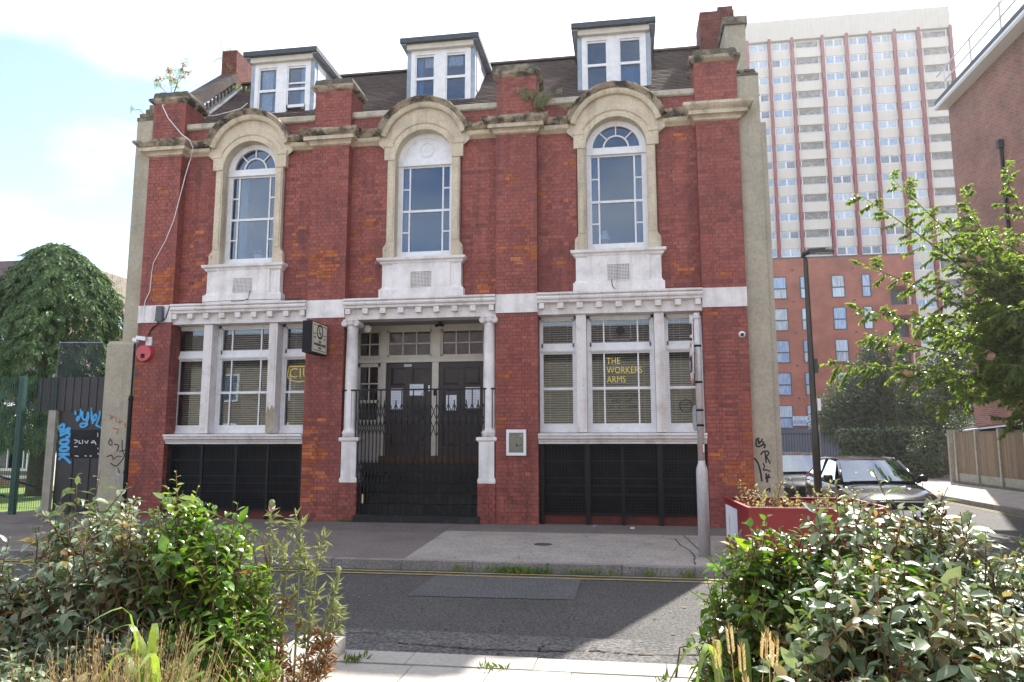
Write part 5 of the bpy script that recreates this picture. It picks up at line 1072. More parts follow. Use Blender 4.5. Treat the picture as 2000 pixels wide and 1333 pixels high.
# ---------------------------------------------------------------- parked cars (local axes: nose at y=0, tail at +y)
MT['rubber'] = mat('tyre_rubber', (.02,.02,.021), .8, .3, fine=.1); MT['alloy'] = mat('alloy_wheel', (.45,.46,.47), .35, .5, metal=.8, fine=.05)
MT['carglass'] = glassmat('car_glass', (.35,.42,.40), .24, .01); MT['chrome'] = mat('bright_trim', (.7,.7,.72), .2, .5, metal=.9, fine=0)
MT['lampglass'] = mat('clear_lamp', (.55,.58,.60), .12, .8, (.25,.27,.30), 14, fine=.1); MT['tail'] = mat('red_tail_lamp', (.45,.02,.025), .2, .6, fine=0); MT['cabin'] = mat('dark_cabin', (.03,.03,.033), .8, .2, fine=.1)
def car(label, loc, rot, paint, plate, zroof=1.46):
    t = thing('parked_car', label, 'car', loc, 'cars parked along the side street', rot, True)
    st = [(.0,.60,.30,.52),(.05,.74,.24,.62),(.22,.82,.22,.70),(.60,.875,.20,.80),(1.0,.895,.18,.87),(1.38,.90,.18,.945),(1.8,.905,.18,.96),(2.6,.905,.18,.985),(3.4,.90,.18,1.01),(3.95,.88,.20,1.03),(4.25,.83,.24,1.00),(4.40,.76,.30,.82),(4.43,.68,.36,.62)]
    b = M(); k = 11
    for y, wd, zb, zt in st:
        cz = .045 if y < 1.4 else .03
        prof = [(-wd*.90,zb),(-wd*.985,zb+.14),(-wd,zb+(zt-zb)*.45),(-wd*.985,zb+(zt-zb)*.78),(-wd*.93,zt),(0,zt+cz),(wd*.93,zt),(wd*.985,zb+(zt-zb)*.78),(wd,zb+(zt-zb)*.45),(wd*.985,zb+.14),(wd*.90,zb)]
        b.v += [(x, y, z) for x, z in prof]; 
    for i in range(len(st)-1):
        for j in range(k): b.f.append((i*k+j, i*k+(j+1)%k, (i+1)*k+(j+1)%k, (i+1)*k+j)); b.m.append(0)
    b.f += [tuple(range(k))[::-1], tuple(range((len(st)-1)*k, len(st)*k))]; b.m += [0, 0]
    bd = put('body', b, paint, t, True); sm = bd.modifiers.new('smooth', 'SUBSURF'); sm.levels = sm.render_levels = 2
    r = zroof
    top = [(1.98,.565,r-.07),(2.35,.60,r-.015),(2.9,.605,r),(3.4,.58,r-.03),(3.75,.55,r-.10)]
    g = M(); kk = 5
    for y, hw, z in top: g.v += [(-hw,y,z-.045),(-hw*.86,y,z-.005),(0,y,z+.02),(hw*.86,y,z-.005),(hw,y,z-.045)]
    for i in range(len(top)-1):
        for j in range(kk-1): g.f.append((i*kk+j, i*kk+j+1, (i+1)*kk+j+1, (i+1)*kk+j)); g.m.append(0)
    rf = put('roof', g, paint, t, True); sm = rf.modifiers.new('smooth', 'SUBSURF'); sm.levels = sm.render_levels = 2
    p = M()
    for s in (-1, 1):
        p.tube([(s*.74,1.30,.96),(s*.70,1.5,1.08),(s*.60,1.98,r-.10)], .036, 6); p.tube([(s*.60,1.98,r-.10),(s*.625,2.4,r-.055),(s*.63,2.9,r-.045),(s*.60,3.45,r-.08),(s*.66,3.95,1.14),(s*.72,4.15,1.0)], .034, 6)
        p.tube([(s*.80,2.72,.97),(s*.63,2.78,r-.05)], .035, 6); p.tube([(s*.82,1.42,.96),(s*.835,2.7,.985),(s*.80,3.95,1.04)], .02, 6)
    put('pillar', p, paint, t, True)
    def grid(a, b2, c, d, bow, name, mt, axis=1):
        q = M(); n = 8; q.v = []
        for i in range(n+1):
            for j in range(n+1):
                u, v = i/n, j/n; P = (Vector(a)*(1-u)+Vector(b2)*u)*(1-v) + (Vector(d)*(1-u)+Vector(c)*u)*v
                P = P + Vector(bow)*(4*u*(1-u)); q.v.append(tuple(P))
        q.f = [(i*(n+1)+j, (i+1)*(n+1)+j, (i+1)*(n+1)+j+1, i*(n+1)+j+1) for i in range(n) for j in range(n)]; q.m = [0]*len(q.f)
        return put(name, q, mt, t, True)
    grid((-.735,1.30,.955),(.735,1.30,.955),(.585,1.98,r-.085),(-.585,1.98,r-.085),(0,-.10,.01),'windscreen',MT['carglass'])
    grid((-.70,4.12,1.02),(.70,4.12,1.02),(.56,3.75,r-.13),(-.56,3.75,r-.13),(0,.06,.01),'rear_window',MT['carglass'])
    for s in (-1, 1):
        grid((s*.80,1.62,.975),(s*.815,2.70,.985),(s*.63,2.76,r-.065),(s*.615,2.08,r-.105),(0,0,0),'side_window',MT['carglass'])
        grid((s*.815,2.76,.985),(s*.785,3.85,1.03),(s*.61,3.40,r-.10),(s*.63,2.82,r-.065),(0,0,0),'side_window',MT['carglass'])
        for y in (.82, 3.50):
            w2 = put('wheel', M().cyl((s*.72,y,.32), 'x', .32, s*.19, 26), MT['rubber'], t)
            h = M(); h.cyl((s*.905,y,.32), 'x', .21, s*.012, 20)
            for a in range(5): h.obox((s*.915, y+.12*cos(a*1.2566), .32+.12*sin(a*1.2566)), (.015,.20,.05), Matrix.Rotation(a*1.2566, 3, 'X'))
            put('rim', h, MT['alloy'], w2)
            q = M(); vs = []
            for i in range(15):
                a = pi*i/14; vs += [(s*.912, y+.35*cos(a), .32+.35*sin(a)), (s*.900, y+.41*cos(a), .33+.41*sin(a))]
            q.add(vs, [(2*i,2*i+1,2*i+3,2*i+2) for i in range(14)]); put('wheel_arch', q, MT['cabin'], t)
        q = M(); q.obox((s*.93,1.60,1.02), (.19,.10,.13), Matrix.Rotation(s*radians(-12),3,'Z')); mr = put('mirror', q, paint, t, True); bv = mr.modifiers.new('round','BEVEL'); bv.width=.03; bv.segments=3
        q = M(); q.box(s*.905-.012, s*.905+.012, 2.45,2.60,.86,.885); q.box(s*.905-.012, s*.905+.012, 3.40,3.55,.88,.905); put('door_handle', q, paint, t)
        q = M()
        for y in (1.55, 2.70, 3.60): q.box(s*.908-.004, s*.908+.004, y-.006,y+.006,.30,.93)
        put('door_gap', q, MT['cabin'], t)
        hl = M(); hl.add([(s*.50,.02,.55),(s*.80,.20,.58),(s*.865,.46,.70),(s*.84,.52,.765),(s*.70,.26,.715),(s*.52,.10,.665)], [tuple(range(6)) if s > 0 else tuple(range(6))[::-1]])
        hl.v = [(x - s*.012, y - .004, z + .0) for x, y, z in hl.v]; put('headlight', hl, MT['lampglass'], t)
        tl_ = M(); tl_.box(min(s*.52,s*.74), max(s*.52,s*.74), 4.30, 4.41, .78, .97); put('tail_light', tl_, MT['tail'], t)
    gl = M(); gl.prism('y', [(-.46,.50),(.46,.50),(.40,.66),(-.40,.66)], -.035, .02); gl.prism('y', [(-.60,.26),(.60,.26),(.52,.42),(-.52,.42)], -.03, .03); put('grille', gl, MT['cabin'], t)
    put('grille_trim', M().box(-.44,.44,-.045,-.03,.655,.675), MT['chrome'], t)
    put('number_plate', M().box(-.26,.26,-.05,-.035,.40,.51), MT['wplastic'], t); put('number_plate', M().box(-.26,.26,4.435,4.45,.60,.71), MT['wplastic'], t)
    wi = M(); wi.tube([(-.6,1.22,.965),(.05,1.20,.985)], .012, 5); wi.tube([(.0,1.22,.98),(.62,1.25,.965)], .012, 5); put('wiper', wi, MT['cabin'], t)
    cb = M(); cb.box(-.72,.72,1.3,4.0,.5,.93); cb.box(-.70,.70,1.35,1.75,.93,.985)
    for s in (-.36,.36): cb.box(s-.22,s+.22,2.45,2.62,.6,1.30); cb.box(s-.12,s+.12,2.5,2.58,1.28,1.42)
    put('cabin', cb, MT['cabin'], t)
    return t
MT['car1'] = mat('dark_bronze_car_paint', (.020,.019,.017), .10, .25, (.018,.018,.016), 3, metal=.0, fine=.05, coat=0); MT['car2'] = mat('dark_grey_car_paint', (.018,.019,.021), .12, .25, metal=.0, fine=.05, coat=0); MT['car3'] = mat('silver_car_paint', (.50,.50,.50), .3, .6, metal=.6, fine=.05, coat=.8)
car('dark bronze saloon parked nearest the corner, nose to the viewer', (5.10, 1.05, -.25), 0, MT['car1'], 'x')
car('dark grey estate parked behind the bronze saloon, partly behind the lamp post', (4.86, 6.7, -.30), 0, MT['car2'], 'x', 1.50)
car('silver roofed car parked with its red tail lamps to the viewer, farthest along', (4.62, 16.6, -.30), pi, MT['car3'], 'x', 1.52)

# ---------------------------------------------------------------- leaves
T6 = (np.array([(0,0,0),(-.5,.32,.05),(-.43,.66,.03),(0,1,-.10),(.43,.66,.03),(.5,.32,.05),(0,.33,-.02),(0,.67,-.04)]), [(0,6,1),(1,6,7,2),(2,7,3),(0,5,6),(5,4,7,6),(4,3,7)])
T6C = (np.array([(0,0,0),(-.42,.30,.15),(-.34,.62,.12),(0,.92,-.30),(.40,.66,.02),(.46,.32,.08),(0,.33,.02),(0,.66,-.05)]), T6[1])
T2 = (np.array([(0,0,0),(-.5,.42,.07),(0,1,-.10),(.5,.42,.07)]), [(0,2,1),(0,3,2)])
def unitv(a): return a / np.maximum(np.linalg.norm(a, axis=-1, keepdims=True), 1e-9)
def leaf_mesh(m, P, D, N, Ln, Wd, T, mi=None):
    P, D, N = map(np.asarray, (P, D, N)); D = unitv(D); X = unitv(np.cross(D, N)); N = np.cross(X, D); t, fs = T
    V = P[:,None] + X[:,None]*t[None,:,0,None]*np.asarray(Wd)[:,None,None] + D[:,None]*t[None,:,1,None]*np.asarray(Ln)[:,None,None] + N[:,None]*t[None,:,2,None]*np.asarray(Ln)[:,None,None]
    k = len(t); b0 = len(m.v); m.v += [tuple(v) for v in V.reshape(-1,3).tolist()]
    for i in range(len(P)):
        o = b0 + i*k
        for f in fs: m.f.append(tuple(o+j for j in f))
        m.m += [0 if mi is None else int(mi[i])] * len(fs)
def rnd(n): return unitv(RNG.normal(size=(n,3)))
LM = dict(
 silver=leafmat('silvery_grey_green_leaf', (.165,.235,.120), (.235,.295,.180), .38, .20, .6, (1.5,1.5,.8)),
 silver_y=leafmat('bronze_young_leaf', (.30,.29,.15), (.36,.31,.17), .4, .3, .5, (1.5,1.3,.7)),
 green=leafmat('glossy_bright_green_leaf', (.095,.180,.036), (.145,.24,.052), .22, .30, .6, (1.7,2.0,.6)),
 green_y=leafmat('lime_young_leaf', (.21,.30,.04), (.27,.36,.06), .28, .42, .5, (1.7,1.8,.5)),
 dead=leafmat('orange_dead_leaf', (.38,.19,.06), (.30,.13,.05), .6, .35, .3, (1.4,1.2,.8)),
 cherry=leafmat('cherry_leaf', (.125,.185,.055), (.22,.28,.09), .32, .55, .5, (2.0,2.2,.7)),
 conifer=leafmat('conifer_spray', (.060,.110,.046), (.125,.19,.072), .6, .12, .3, (1.4,1.6,.7), 3),
 dull=leafmat('dull_olive_leaf', (.055,.085,.040), (.09,.12,.06), .5, .2, .4, (1.5,1.7,.8), 4),
 ivy=leafmat('dark_ivy_leaf', (.035,.070,.022), (.05,.09,.03), .22, .12, .6, (1.5,1.8,.7), 6),
 grassy=leafmat('strap_grass_blade', (.22,.29,.065), (.14,.215,.05), .35, .4, .5, (1.5,1.6,.6), 6),
 straw=leafmat('dry_straw', (.72,.60,.37), (.60,.47,.26), .7, .35, .3, (1.2,1.1,.8), 10),
 thistle=leafmat('grey_green_thistle_leaf', (.27,.33,.16), (.36,.37,.19), .5, .3, .4, (1.4,1.4,.8), 12),
 brown=leafmat('withered_brown_leaf', (.30,.16,.085), (.22,.12,.065), .7, .25, .3, (1.2,1.1,.8), 12),
 weed=leafmat('kerb_weed_leaf', (.10,.17,.035), (.17,.22,.06), .5, .3, .4, (1.4,1.6,.6), 9),
)
CAM = np.array([0,-14,1.572]); FW = np.array([-sin(radians(8.86))*cos(radians(7.67)), cos(radians(8.86))*cos(radians(7.67)), sin(radians(7.67))])
def bush(name, label, cat, base, blobs, kinds, nshoot, leaf_len, per, zcut=.25, group=None, stem_r=.004, singles=300, seed=1, aspect=.5, keep=None):
    """blobs: ellipsoids (centre, radii); shoots grow from inside to the surface with leaves round them; kinds: [(material, share, leaf name)]"""
    rg = np.random.default_rng(seed); t = thing(name, label, cat, base, group)
    P, D, N, Ln, K = [], [], [], [], []; stems = M(); tot = sum(r[0]*r[1]*r[2]**.5 for _, r in blobs)
    for c, r in blobs:
        ns = int(nshoot * r[0]*r[1]*r[2]**.5 / tot); c = np.array(c); r = np.array(r)
        for _ in range(ns):
            u = unitv(rg.normal(size=3)); u[2] = abs(u[2])*.95 - .12
            rad = rg.uniform(.45, 1.0)**.6 * (1 + .16*mnoise.noise(Vector(tuple(u*2.2 + seed))))
            e = c + r*u*rad
            if e[2] < zcut: continue
            if keep and not keep(e): continue
            d = unitv(u*.55*r/np.max(r) + np.array([0,0,.65]) + rg.normal(size=3)*.33); ln = rg.uniform(.16, .34) * (leaf_len/.07)**.5; s0 = e - d*ln*.7
            bend = rg.normal(size=3)*.08
            stems.tube([tuple(s0 - d*ln*.22 - u*.05*np.array([1,1,0]) - np.array([0,0,.13])), tuple(s0), tuple(s0 + d*ln*.5 + bend*.1*ln), tuple(s0 + d*ln + bend*ln)], [stem_r*1.5, stem_r, stem_r*.8, stem_r*.5], 4, cap=False)
            a0 = rg.uniform(0, 6.28); ax = unitv(np.cross(d, np.array([.3,.2,.9]))); ay = np.cross(d, ax); kk = None; q = rg.uniform(); acc = 0
            for ki, (mt, sh) in enumerate(kinds):
                acc += sh
                if q <= acc and kk is None: kk = ki
            kk = kk if kk is not None else 0
            for j in range(per):
                f = (j + .5)/per; a = a0 + j*2.4; rdv = ax*cos(a) + ay*sin(a)
                p = s0 + d*ln*f + bend*ln*f*f; dd = unitv(rdv*(1.0 - .35*f) + d*(.02 + .62*f*f) + rg.normal(size=3)*.22 + np.array([0,0,-.08]))
                P.append(p + rdv*.004); D.append(dd); N.append(unitv(d*.6 + np.array([0,0,.9]) - rdv*.15 + rg.normal(size=3)*.30)); sc = (0.65 + .5*sin(pi*min(f*1.15,1)))*rg.uniform(.5,1.4)
                Ln.append(leaf_len*sc*(.62 if f > .9 else 1)); K.append(kk if rg.uniform() > .006 else len(kinds))
    P, D, N, Ln, K = map(np.array, (P, D, N, Ln, K)); mats = [LM[k[0]] for k in kinds] + [LM['dead']]
    vis = (P - CAM) @ FW; dist = np.linalg.norm(P - CAM, axis=1)
    lat = (P - CAM) - vis[:,None]*FW; inview = (vis > .3) & (np.abs(lat[:,0]/vis) < .70) & (lat[:,2]/vis > -.48)
    size = np.where(inview, Ln/dist, 0); pick = set(np.argsort(-size)[:singles].tolist()) if singles else set()
    unit_leaf = [mesh_of('leaf', (lambda q: (leaf_mesh(q, np.zeros((1,3)), np.array([(0,1,0)]), np.array([(0,0,1)]), [1.0], [aspect], tt), q)[1])(M()), mm, True) for tt in (T6, T6C) for mm in mats] if singles else []
    rest = [i for i in range(len(P)) if i not in pick]; lm = M(); ra, rb_ = rest[::2], rest[1::2]; leaf_mesh(lm, P[ra], D[ra], N[ra], Ln[ra], Ln[ra]*aspect, T6, K[ra]); leaf_mesh(lm, P[rb_], D[rb_], N[rb_], Ln[rb_], Ln[rb_]*aspect*.92, T6C, K[rb_])
    put('foliage', lm, mats, t, True, kind='stuff'); put('stems', stems, MT['twig'], t)
    for i in pick:
        d = Vector(D[i]).normalized(); x = d.cross(Vector(N[i])).normalized(); nn = x.cross(d)
        o = place('leaf', unit_leaf[K[i] + (len(mats) if i % 3 == 0 else 0)], t, P[i]); L_ = float(Ln[i]); o.rotation_euler = Matrix((x, d, nn)).transposed().to_euler(); o.scale = (L_, L_, L_)
    return t
# ---------------------------------------------------------------- planting beds in front
bush('silver_bush', 'grey green silvery shrub at the far left of the planting bed', 'shrub', (-3.2,-10.4,.06),
     [((-2.86,-10.25,.66),(.55,.5,.80)), ((-3.5,-10.5,.45),(.65,.6,.62)), ((-2.95,-11.0,.25),(.75,.45,.62)), ((-2.55,-10.5,.55),(.35,.4,.76)), ((-3.9,-10.9,.4),(.6,.5,.5)), ((-2.62,-11.25,.32),(.42,.3,.52)), ((-2.3,-10.9,.30),(.4,.3,.42))], [('silver',.84),('silver_y',.16)], 980, .074, 13, .12, 'shrubs in the planting beds', seed=3)
bush('green_bush', 'glossy bright green shrub beside the thistle in the left bed', 'shrub', (-2.25,-10.3,.06),
     [((-2.28,-10.25,.56),(.36,.42,.76)), ((-2.08,-10.4,.38),(.30,.4,.48)), ((-2.37,-10.3,1.0),(.12,.15,.48))], [('green',.80),('green_y',.20)], 380, .072, 12, .12, 'shrubs in the planting beds', seed=5, aspect=.58)
bush('silver_bush', 'large grey green silvery shrub filling the right planting bed', 'shrub', (1.5,-11,.06),
     [((1.22,-10.3,.76),(.52,.45,.72)), ((1.85,-10.6,.62),(.6,.6,.64)), ((1.0,-10.95,.58),(.5,.5,.66)), ((1.45,-11.4,.55),(.6,.5,.56)), ((.72,-11.35,.42),(.36,.4,.46)), ((1.15,-11.95,.55),(.5,.34,.44))], [('silver',.80),('silver_y',.20)], 1150, .075, 13, .15, 'shrubs in the planting beds', seed=8)
bush('green_bush', 'bright green shrub at the road end of the right planting bed', 'shrub', (.6,-10.3,.06),
     [((.62,-10.3,.58),(.33,.36,.66)), ((.42,-10.5,.32),(.22,.3,.50)), ((.86,-10.2,.78),(.24,.28,.46)), ((1.0,-10.75,.72),(.30,.32,.50))], [('green',.70),('green_y',.30)], 440, .068, 12, .10, 'shrubs in the planting beds', seed=13, aspect=.58)
bush('green_bush', 'bright green shoots rising through the right side of the silvery shrub', 'shrub', (2.0,-10.6,.06),
     [((1.52,-10.3,.92),(.08,.08,.44)), ((1.80,-10.45,.82),(.28,.2,.46)), ((1.72,-10.2,.86),(.05,.05,.46))], [('green',.35),('green_y',.65)], 40, .068, 12, .5, 'shrubs in the planting beds', singles=150, seed=17, aspect=.58)

def strap_clump(name, label, cat, base, n, h, spread, wd, mt, seed, droop=1.0, extra=None):
    rg = np.random.default_rng(seed); t = thing(name, label, cat, base); 
    for i in range(n):
        a = rg.uniform(0, 6.28); hh = h*rg.uniform(.6, 1.15); out = spread*rg.uniform(.3, 1.1); q = M(); vs = []; N_ = 9
        bx, by = base[0] + rg.normal()*.03, base[1] + rg.normal()*.03; sd_ = Vector((-sin(a), cos(a), 0))
        up_ = i % 5 == 0; out = out*(.45 if up_ else 1.0); hh = hh*(1.12 if up_ else 1.0); dp = (.05 if up_ else .42)*droop
        for k in range(N_):
            f = k/(N_-1); r = out*(.35*f + .65*f*f); z = hh*(1-(1-f/.62)**2) if f < .62 else hh*(1 - dp*((f-.62)/.38)**2); w_ = wd*(1 - f**2.4)*(.55 + .8*min(f*3,1)) + .0008
            c = Vector((bx + r*cos(a), by + r*sin(a), base[2] + z)); vs += [tuple(c - sd_*w_), tuple(c + sd_*w_)]
        q.add(vs, [(2*k,2*k+1,2*k+3,2*k+2) for k in range(N_-1)]); put('blade', q, mt, t, True)
    return t
strap_clump('strap_grass', 'clump of broad yellow green strap leaves in front of the glossy shrub', 'plant', (-1.88,-11.2,.08), 19, .66, .62, .0125, LM['grassy'], 21, 1.2)
strap_clump('strap_grass', 'single strap leaved clump half hidden in the right green shrub', 'plant', (.42,-10.75,.10), 9, .62, .34, .015, LM['grassy'], 23, 1.1)
def dry_grass(name, label, base, n, h, seed, rad=.22):
    rg = np.random.default_rng(seed); t = thing(name, label, 'grass', base); q = M(); P, D, N, Ln = [], [], [], []
    for i in range(n):
        a, r = rg.uniform(0, 6.28), rad*sqrt(rg.uniform()); b = np.array([base[0]+r*cos(a), base[1]+r*sin(a), base[2]]); d = unitv(np.array([cos(a)*r*.8 + rg.normal()*.09, sin(a)*r*.8 + rg.normal()*.09, 1.0])); hh = h*rg.uniform(.55, 1.15)
        tip = b + d*hh + np.array([rg.normal()*.03, rg.normal()*.03, 0]); mid = b + d*hh*.5
        q.tube([tuple(b), tuple(mid), tuple(tip)], [.0016,.0013,.0007], 3, cap=False)
        for k in range(7):
            f = rg.uniform(.62, 1.0); P.append(b + (tip-b)*f); D.append(unitv(d + rg.normal(size=3)*.45)); N.append(rg.normal(size=3)); Ln.append(rg.uniform(.012,.03))
        for k in range(2): f = rg.uniform(0,.35); P.append(b + (tip-b)*f); D.append(unitv(d*.8 + rg.normal(size=3)*.6)); N.append(rg.normal(size=3)); Ln.append(rg.uniform(.10,.22))
    P, D, N, Ln = map(np.array, (P, D, N, Ln)); leaf_mesh(q, P, D, N, Ln, np.where(Ln > .08, .0045, .0028), T2); put('stalks', q, LM['straw'], t, kind='stuff'); return t
dry_grass('dry_grass', 'pale dry straw grass in front of the left shrubs, widest tuft', (-1.93,-11.25,.06), 640, .67, 31, .21)
dry_grass('dry_grass', 'thin dry grass tuft at the foot of the thistle', (-1.62,-10.9,.06), 100, .50, 33, .18)
def wheat(base, n, h, seed, label):
    rg = np.random.default_rng(seed); t = thing('barley', label, 'grass', base)
    for i in range(n):
        a = rg.uniform(0,6.28); r = rg.uniform(.0,.11); b = Vector((base[0]+r*cos(a), base[1]+r*sin(a)*.6, base[2])); tip = b + Vector((rg.normal()*.05, rg.normal()*.05, h*rg.uniform(.75,1.1))); q = M()
        q.tube([b, b.lerp(tip,.5), tip], [.0025,.002,.0016], 4); d = (tip-b).normalized()
        P, D, N, Ln = [], [], [], []
        for k in range(16):
            f = k/16; s = 1 if k % 2 else -1; P.append(tip + d*.075*f*1.1 + Vector((s*.004,0,0))); D.append(Vector((s*.35, rg.normal()*.15, 1))); N.append((0,-1,.2)); Ln.append(.026)
        for k in range(6): P.append(tip + d*.07); D.append(d + Vector(rg.normal(size=3)*.15)); N.append((0,-1,0)); Ln.append(.05)
        leaf_mesh(q, np.array(P), np.array([tuple(x) for x in D]), np.array(N), np.array(Ln), np.array([.009]*16+[.0015]*6), T2); put('ear', q, LM['straw'], t)
    return t
wheat((.40,-11.15,.10), 7, .66, 41, 'pale ripe barley ears in front of the right shrubs')
# thistle
th = thing('thistle', 'tall spindly thistle with purple heads, green above and withered below', 'plant', (-1.86,-9.95,.06)); rg = np.random.default_rng(51); q = M(); qg = M(); qb = M(); hd = M(); hd2 = M()
for bx, top in ((-.14,(-.17,.02,1.06)), (-.08,(-.05,.0,.85)), (.02,(.03,-.02,1.04)), (.06,(.14,.0,.92)), (.09,(.24,-.02,.68)), (.12,(.22,.05,.50)), (-.05,(-.22,-.03,.70))):
    a = Vector((-1.87+bx*.5,-9.95,.06)); b = Vector((-1.87+top[0],-9.95+top[1],.06+top[2])); m_ = a.lerp(b,.5) + Vector((bx*.25,0,0)); q.tube([a, m_, b], [.008,.006,.004], 5)
    for f0 in np.linspace(.12,.98,12):
        p = a.lerp(m_, f0*2) if f0 < .5 else m_.lerp(b, f0*2-1); br = Vector(rg.normal(size=3)*.5); br.z = abs(br.z)+.5; br.normalize(); ln = rg.uniform(.07,.16)
        if f0 > .4: q.tube([p, p+br*ln], .0028, 4)
        n = 17; PP = np.array([tuple(p + br*ln*rg.uniform(0,1)) for _ in range(n)]); DD = unitv(np.array([tuple(br)]*n)*.6 + rg.normal(size=(n,3))*.75 + np.array([0,0,-.15])); LL = rg.uniform(.035,.09,n)
        leaf_mesh(qg if p.z > .50 + rg.normal()*.12 else qb, PP, DD, rg.normal(size=(n,3)), LL, LL*.20, T2)
        if f0 > .80 and rg.uniform() < .55:
            (hd if rg.uniform() < .45 else hd2).lathe([(.004,0),(.016,.012),(.018,.028),(.010,.042)], 0, 0, 8); H = hd if hd.v and abs(hd.v[-1][0]) < .1 and abs(hd.v[-1][1]) < .1 and hd.v[-1][2] < .06 else hd2
            for K_ in (hd, hd2):
                K_.v = [tuple(Vector(v) + p + br*ln) if abs(v[1]) < .2 else v for v in K_.v]
put('stem', q, LM['thistle'], th); put('leaves', qg, LM['thistle'], th, kind='stuff'); put('withered_leaves', qb, LM['brown'], th, kind='stuff')
if hd.v: put('flower_head', hd, mat('purple_thistle_flower', (.45,.12,.36), .7, .2), th)
if hd2.v: put('seed_head', hd2, LM['thistle'], th)
# weeds along the far kerb, at the wall foot and on the near kerb
def weeds(name, label, pts, h, mt, seed, n, kind=None):
    rg = np.random.default_rng(seed); q = M(); P, D, Ln = [], [], []
    for x, y, z, r, k in pts:
        for _ in range(k):
            P.append((x + rg.uniform(-r, r), y + rg.normal()*.035, z)); D.append((rg.normal()*.6, rg.normal()*.6, 1)); Ln.append(h*rg.uniform(.35,1.1))
    P, D, Ln = map(np.array, (P, D, Ln)); leaf_mesh(q, P, D, rg.normal(size=P.shape), Ln, Ln*.25, T2); o = put(name, q, mt, kind='stuff'); o['label'] = label; o['category'] = 'weeds'; return o
pts = []
for i in range(90):
    x = -3.2 + i*.047; k = int(34*max(0, mnoise.noise((x*3.1, 4.2, 0)) + .12) * (1 if x > -2.6 else .3)); pts.append((x, -4.50, -.09, .04, k))
weeds('kerb_weeds', 'green weeds and grass growing along the far kerb in front of the pub', pts, .10, LM['weed'], 61, 0)
weeds('wall_weeds', 'small green weeds at the foot of the pub wall beside the entrance steps', [(-5.45,-.06,.0,.15,60),(-6.3,-.05,0,.12,26),(-5.9,-.05,0,.2,14)], .09, LM['weed'], 63, 0)
weeds('paving_weeds', 'sparse grass tufts in the joints of the near paving', [(-1.97,-8.72,.0,.06,26),(-.95,-8.74,.0,.10,20),(.20,-8.80,.0,.03,14),(.55,-8.9,.0,.16,80),(.62,-9.3,.06,.2,160),(.5,-9.7,.0,.2,120)], .085, LM['weed'], 65, 0)
# plants inside the planter
rg = np.random.default_rng(71); pp = thing('planter_shrub', 'pale yellow leaved straggling plants growing in the red planter', 'plant', (2.0,-3.4,.62)); q = M(); st = M(); P, D, Ln = [], [], []
for i in range(46):
    b = Vector((rg.uniform(1.6,3.0), rg.uniform(-4.0,-2.8), .60)); tip = b + Vector((rg.normal()*.18, rg.normal()*.12, rg.uniform(.12,.42))); st.tube([b, b.lerp(tip,.6)+Vector((0,0,.03)), tip], .004, 4, cap=False)
    for k in range(13): f = rg.uniform(.3,1.05); P.append(tuple(b.lerp(tip, f))); D.append(rg.normal(size=3) + np.array([0,0,.4])); Ln.append(rg.uniform(.03,.065))
P, D, Ln = map(np.array, (P, D, Ln)); leaf_mesh(q, P, D, rg.normal(size=P.shape), Ln, Ln*.5, T2); put('leaves', q, leafmat('pale_variegated_leaf', (.42,.40,.18), (.50,.46,.28), .5, .3, .4, (1.3,1.3,.7), 9), pp, kind='stuff'); put('stem', st, MT['twig'], pp)

# plants seeded on the parapet
def roof_plant(label, base, tips, lname, ln, seed, berries=False, per=14):
    rg = np.random.default_rng(seed); t = thing('rooftop_sapling', label, 'sapling', base); st = M(); P, D, Ln = [], [], []; be = M()
    for tip in tips:
        a = Vector(base); b = Vector(tip); m_ = a.lerp(b,.5) + Vector((rg.normal()*.05,0,.05)); st.tube([a, m_, b], [.009,.006,.003], 5)
        for k in range(per):
            f = rg.uniform(.35,1.0); p = m_.lerp(b, (f-.35)/.65); d = Vector((rg.normal(), rg.normal()*.5, rg.normal()*.4)).normalized()
            for s in np.linspace(.15,1,6):
                for sg_ in (-1, 1): P.append(tuple(p + d*.13*s)); D.append(tuple(d*.5 + Vector((0,0,sg_*.9)) + Vector(rg.normal(size=3)*.2))); Ln.append(ln*rg.uniform(.7,1.1))
        if berries:
            for _ in range(2):
                p = m_.lerp(b, rg.uniform(.4,1)) + Vector((rg.normal()*.04,0,0))
                for k in range(12): c = p + Vector(rg.normal(size=3)*.022); be.obox(c, (.018,.018,.018), Matrix.Rotation(k,3,'Z'))
    q = M(); P, D, Ln = map(np.array, (P, D, Ln)); leaf_mesh(q, P, D, rg.normal(size=P.shape), Ln, Ln*.34, T2); put('leaves', q, LM[lname], t, kind='stuff'); put('stem', st, MT['twig'], t)
    if be.v: put('berries', be, mat('orange_red_berries', (.60,.09,.03), .4, .4), t)
roof_plant('rowan sapling with orange berries on the left pier cap', (-10.0,.35,9.2), [(-10.15,.35,9.95),(-10.38,.35,9.75),(-9.75,.35,10.15),(-9.65,.35,9.85),(-9.95,.35,9.7)], 'cherry', .05, 81, True)
roof_plant('tiny sprig leaning out from the top of the left flank wall', (-10.45,.1,8.72), [(-10.85,.1,8.93)], 'cherry', .05, 82, False, 5)
roof_plant('wispy weeds growing on top of the left chimney', (-10.35,3.0,11.7), [(-10.55,3.0,12.25),(-10.3,3.0,12.0),(-10.05,3.0,11.98),(-10.75,3.0,11.5),(-10.1,2.9,11.0)], 'cherry', .045, 83, False, 5)
roof_plant('wispy weeds growing at the foot of the left chimney on the gable', (-9.97,2.9,10.3), [(-9.75,2.8,10.75),(-9.6,2.75,10.55)], 'cherry', .045, 84, False, 6)
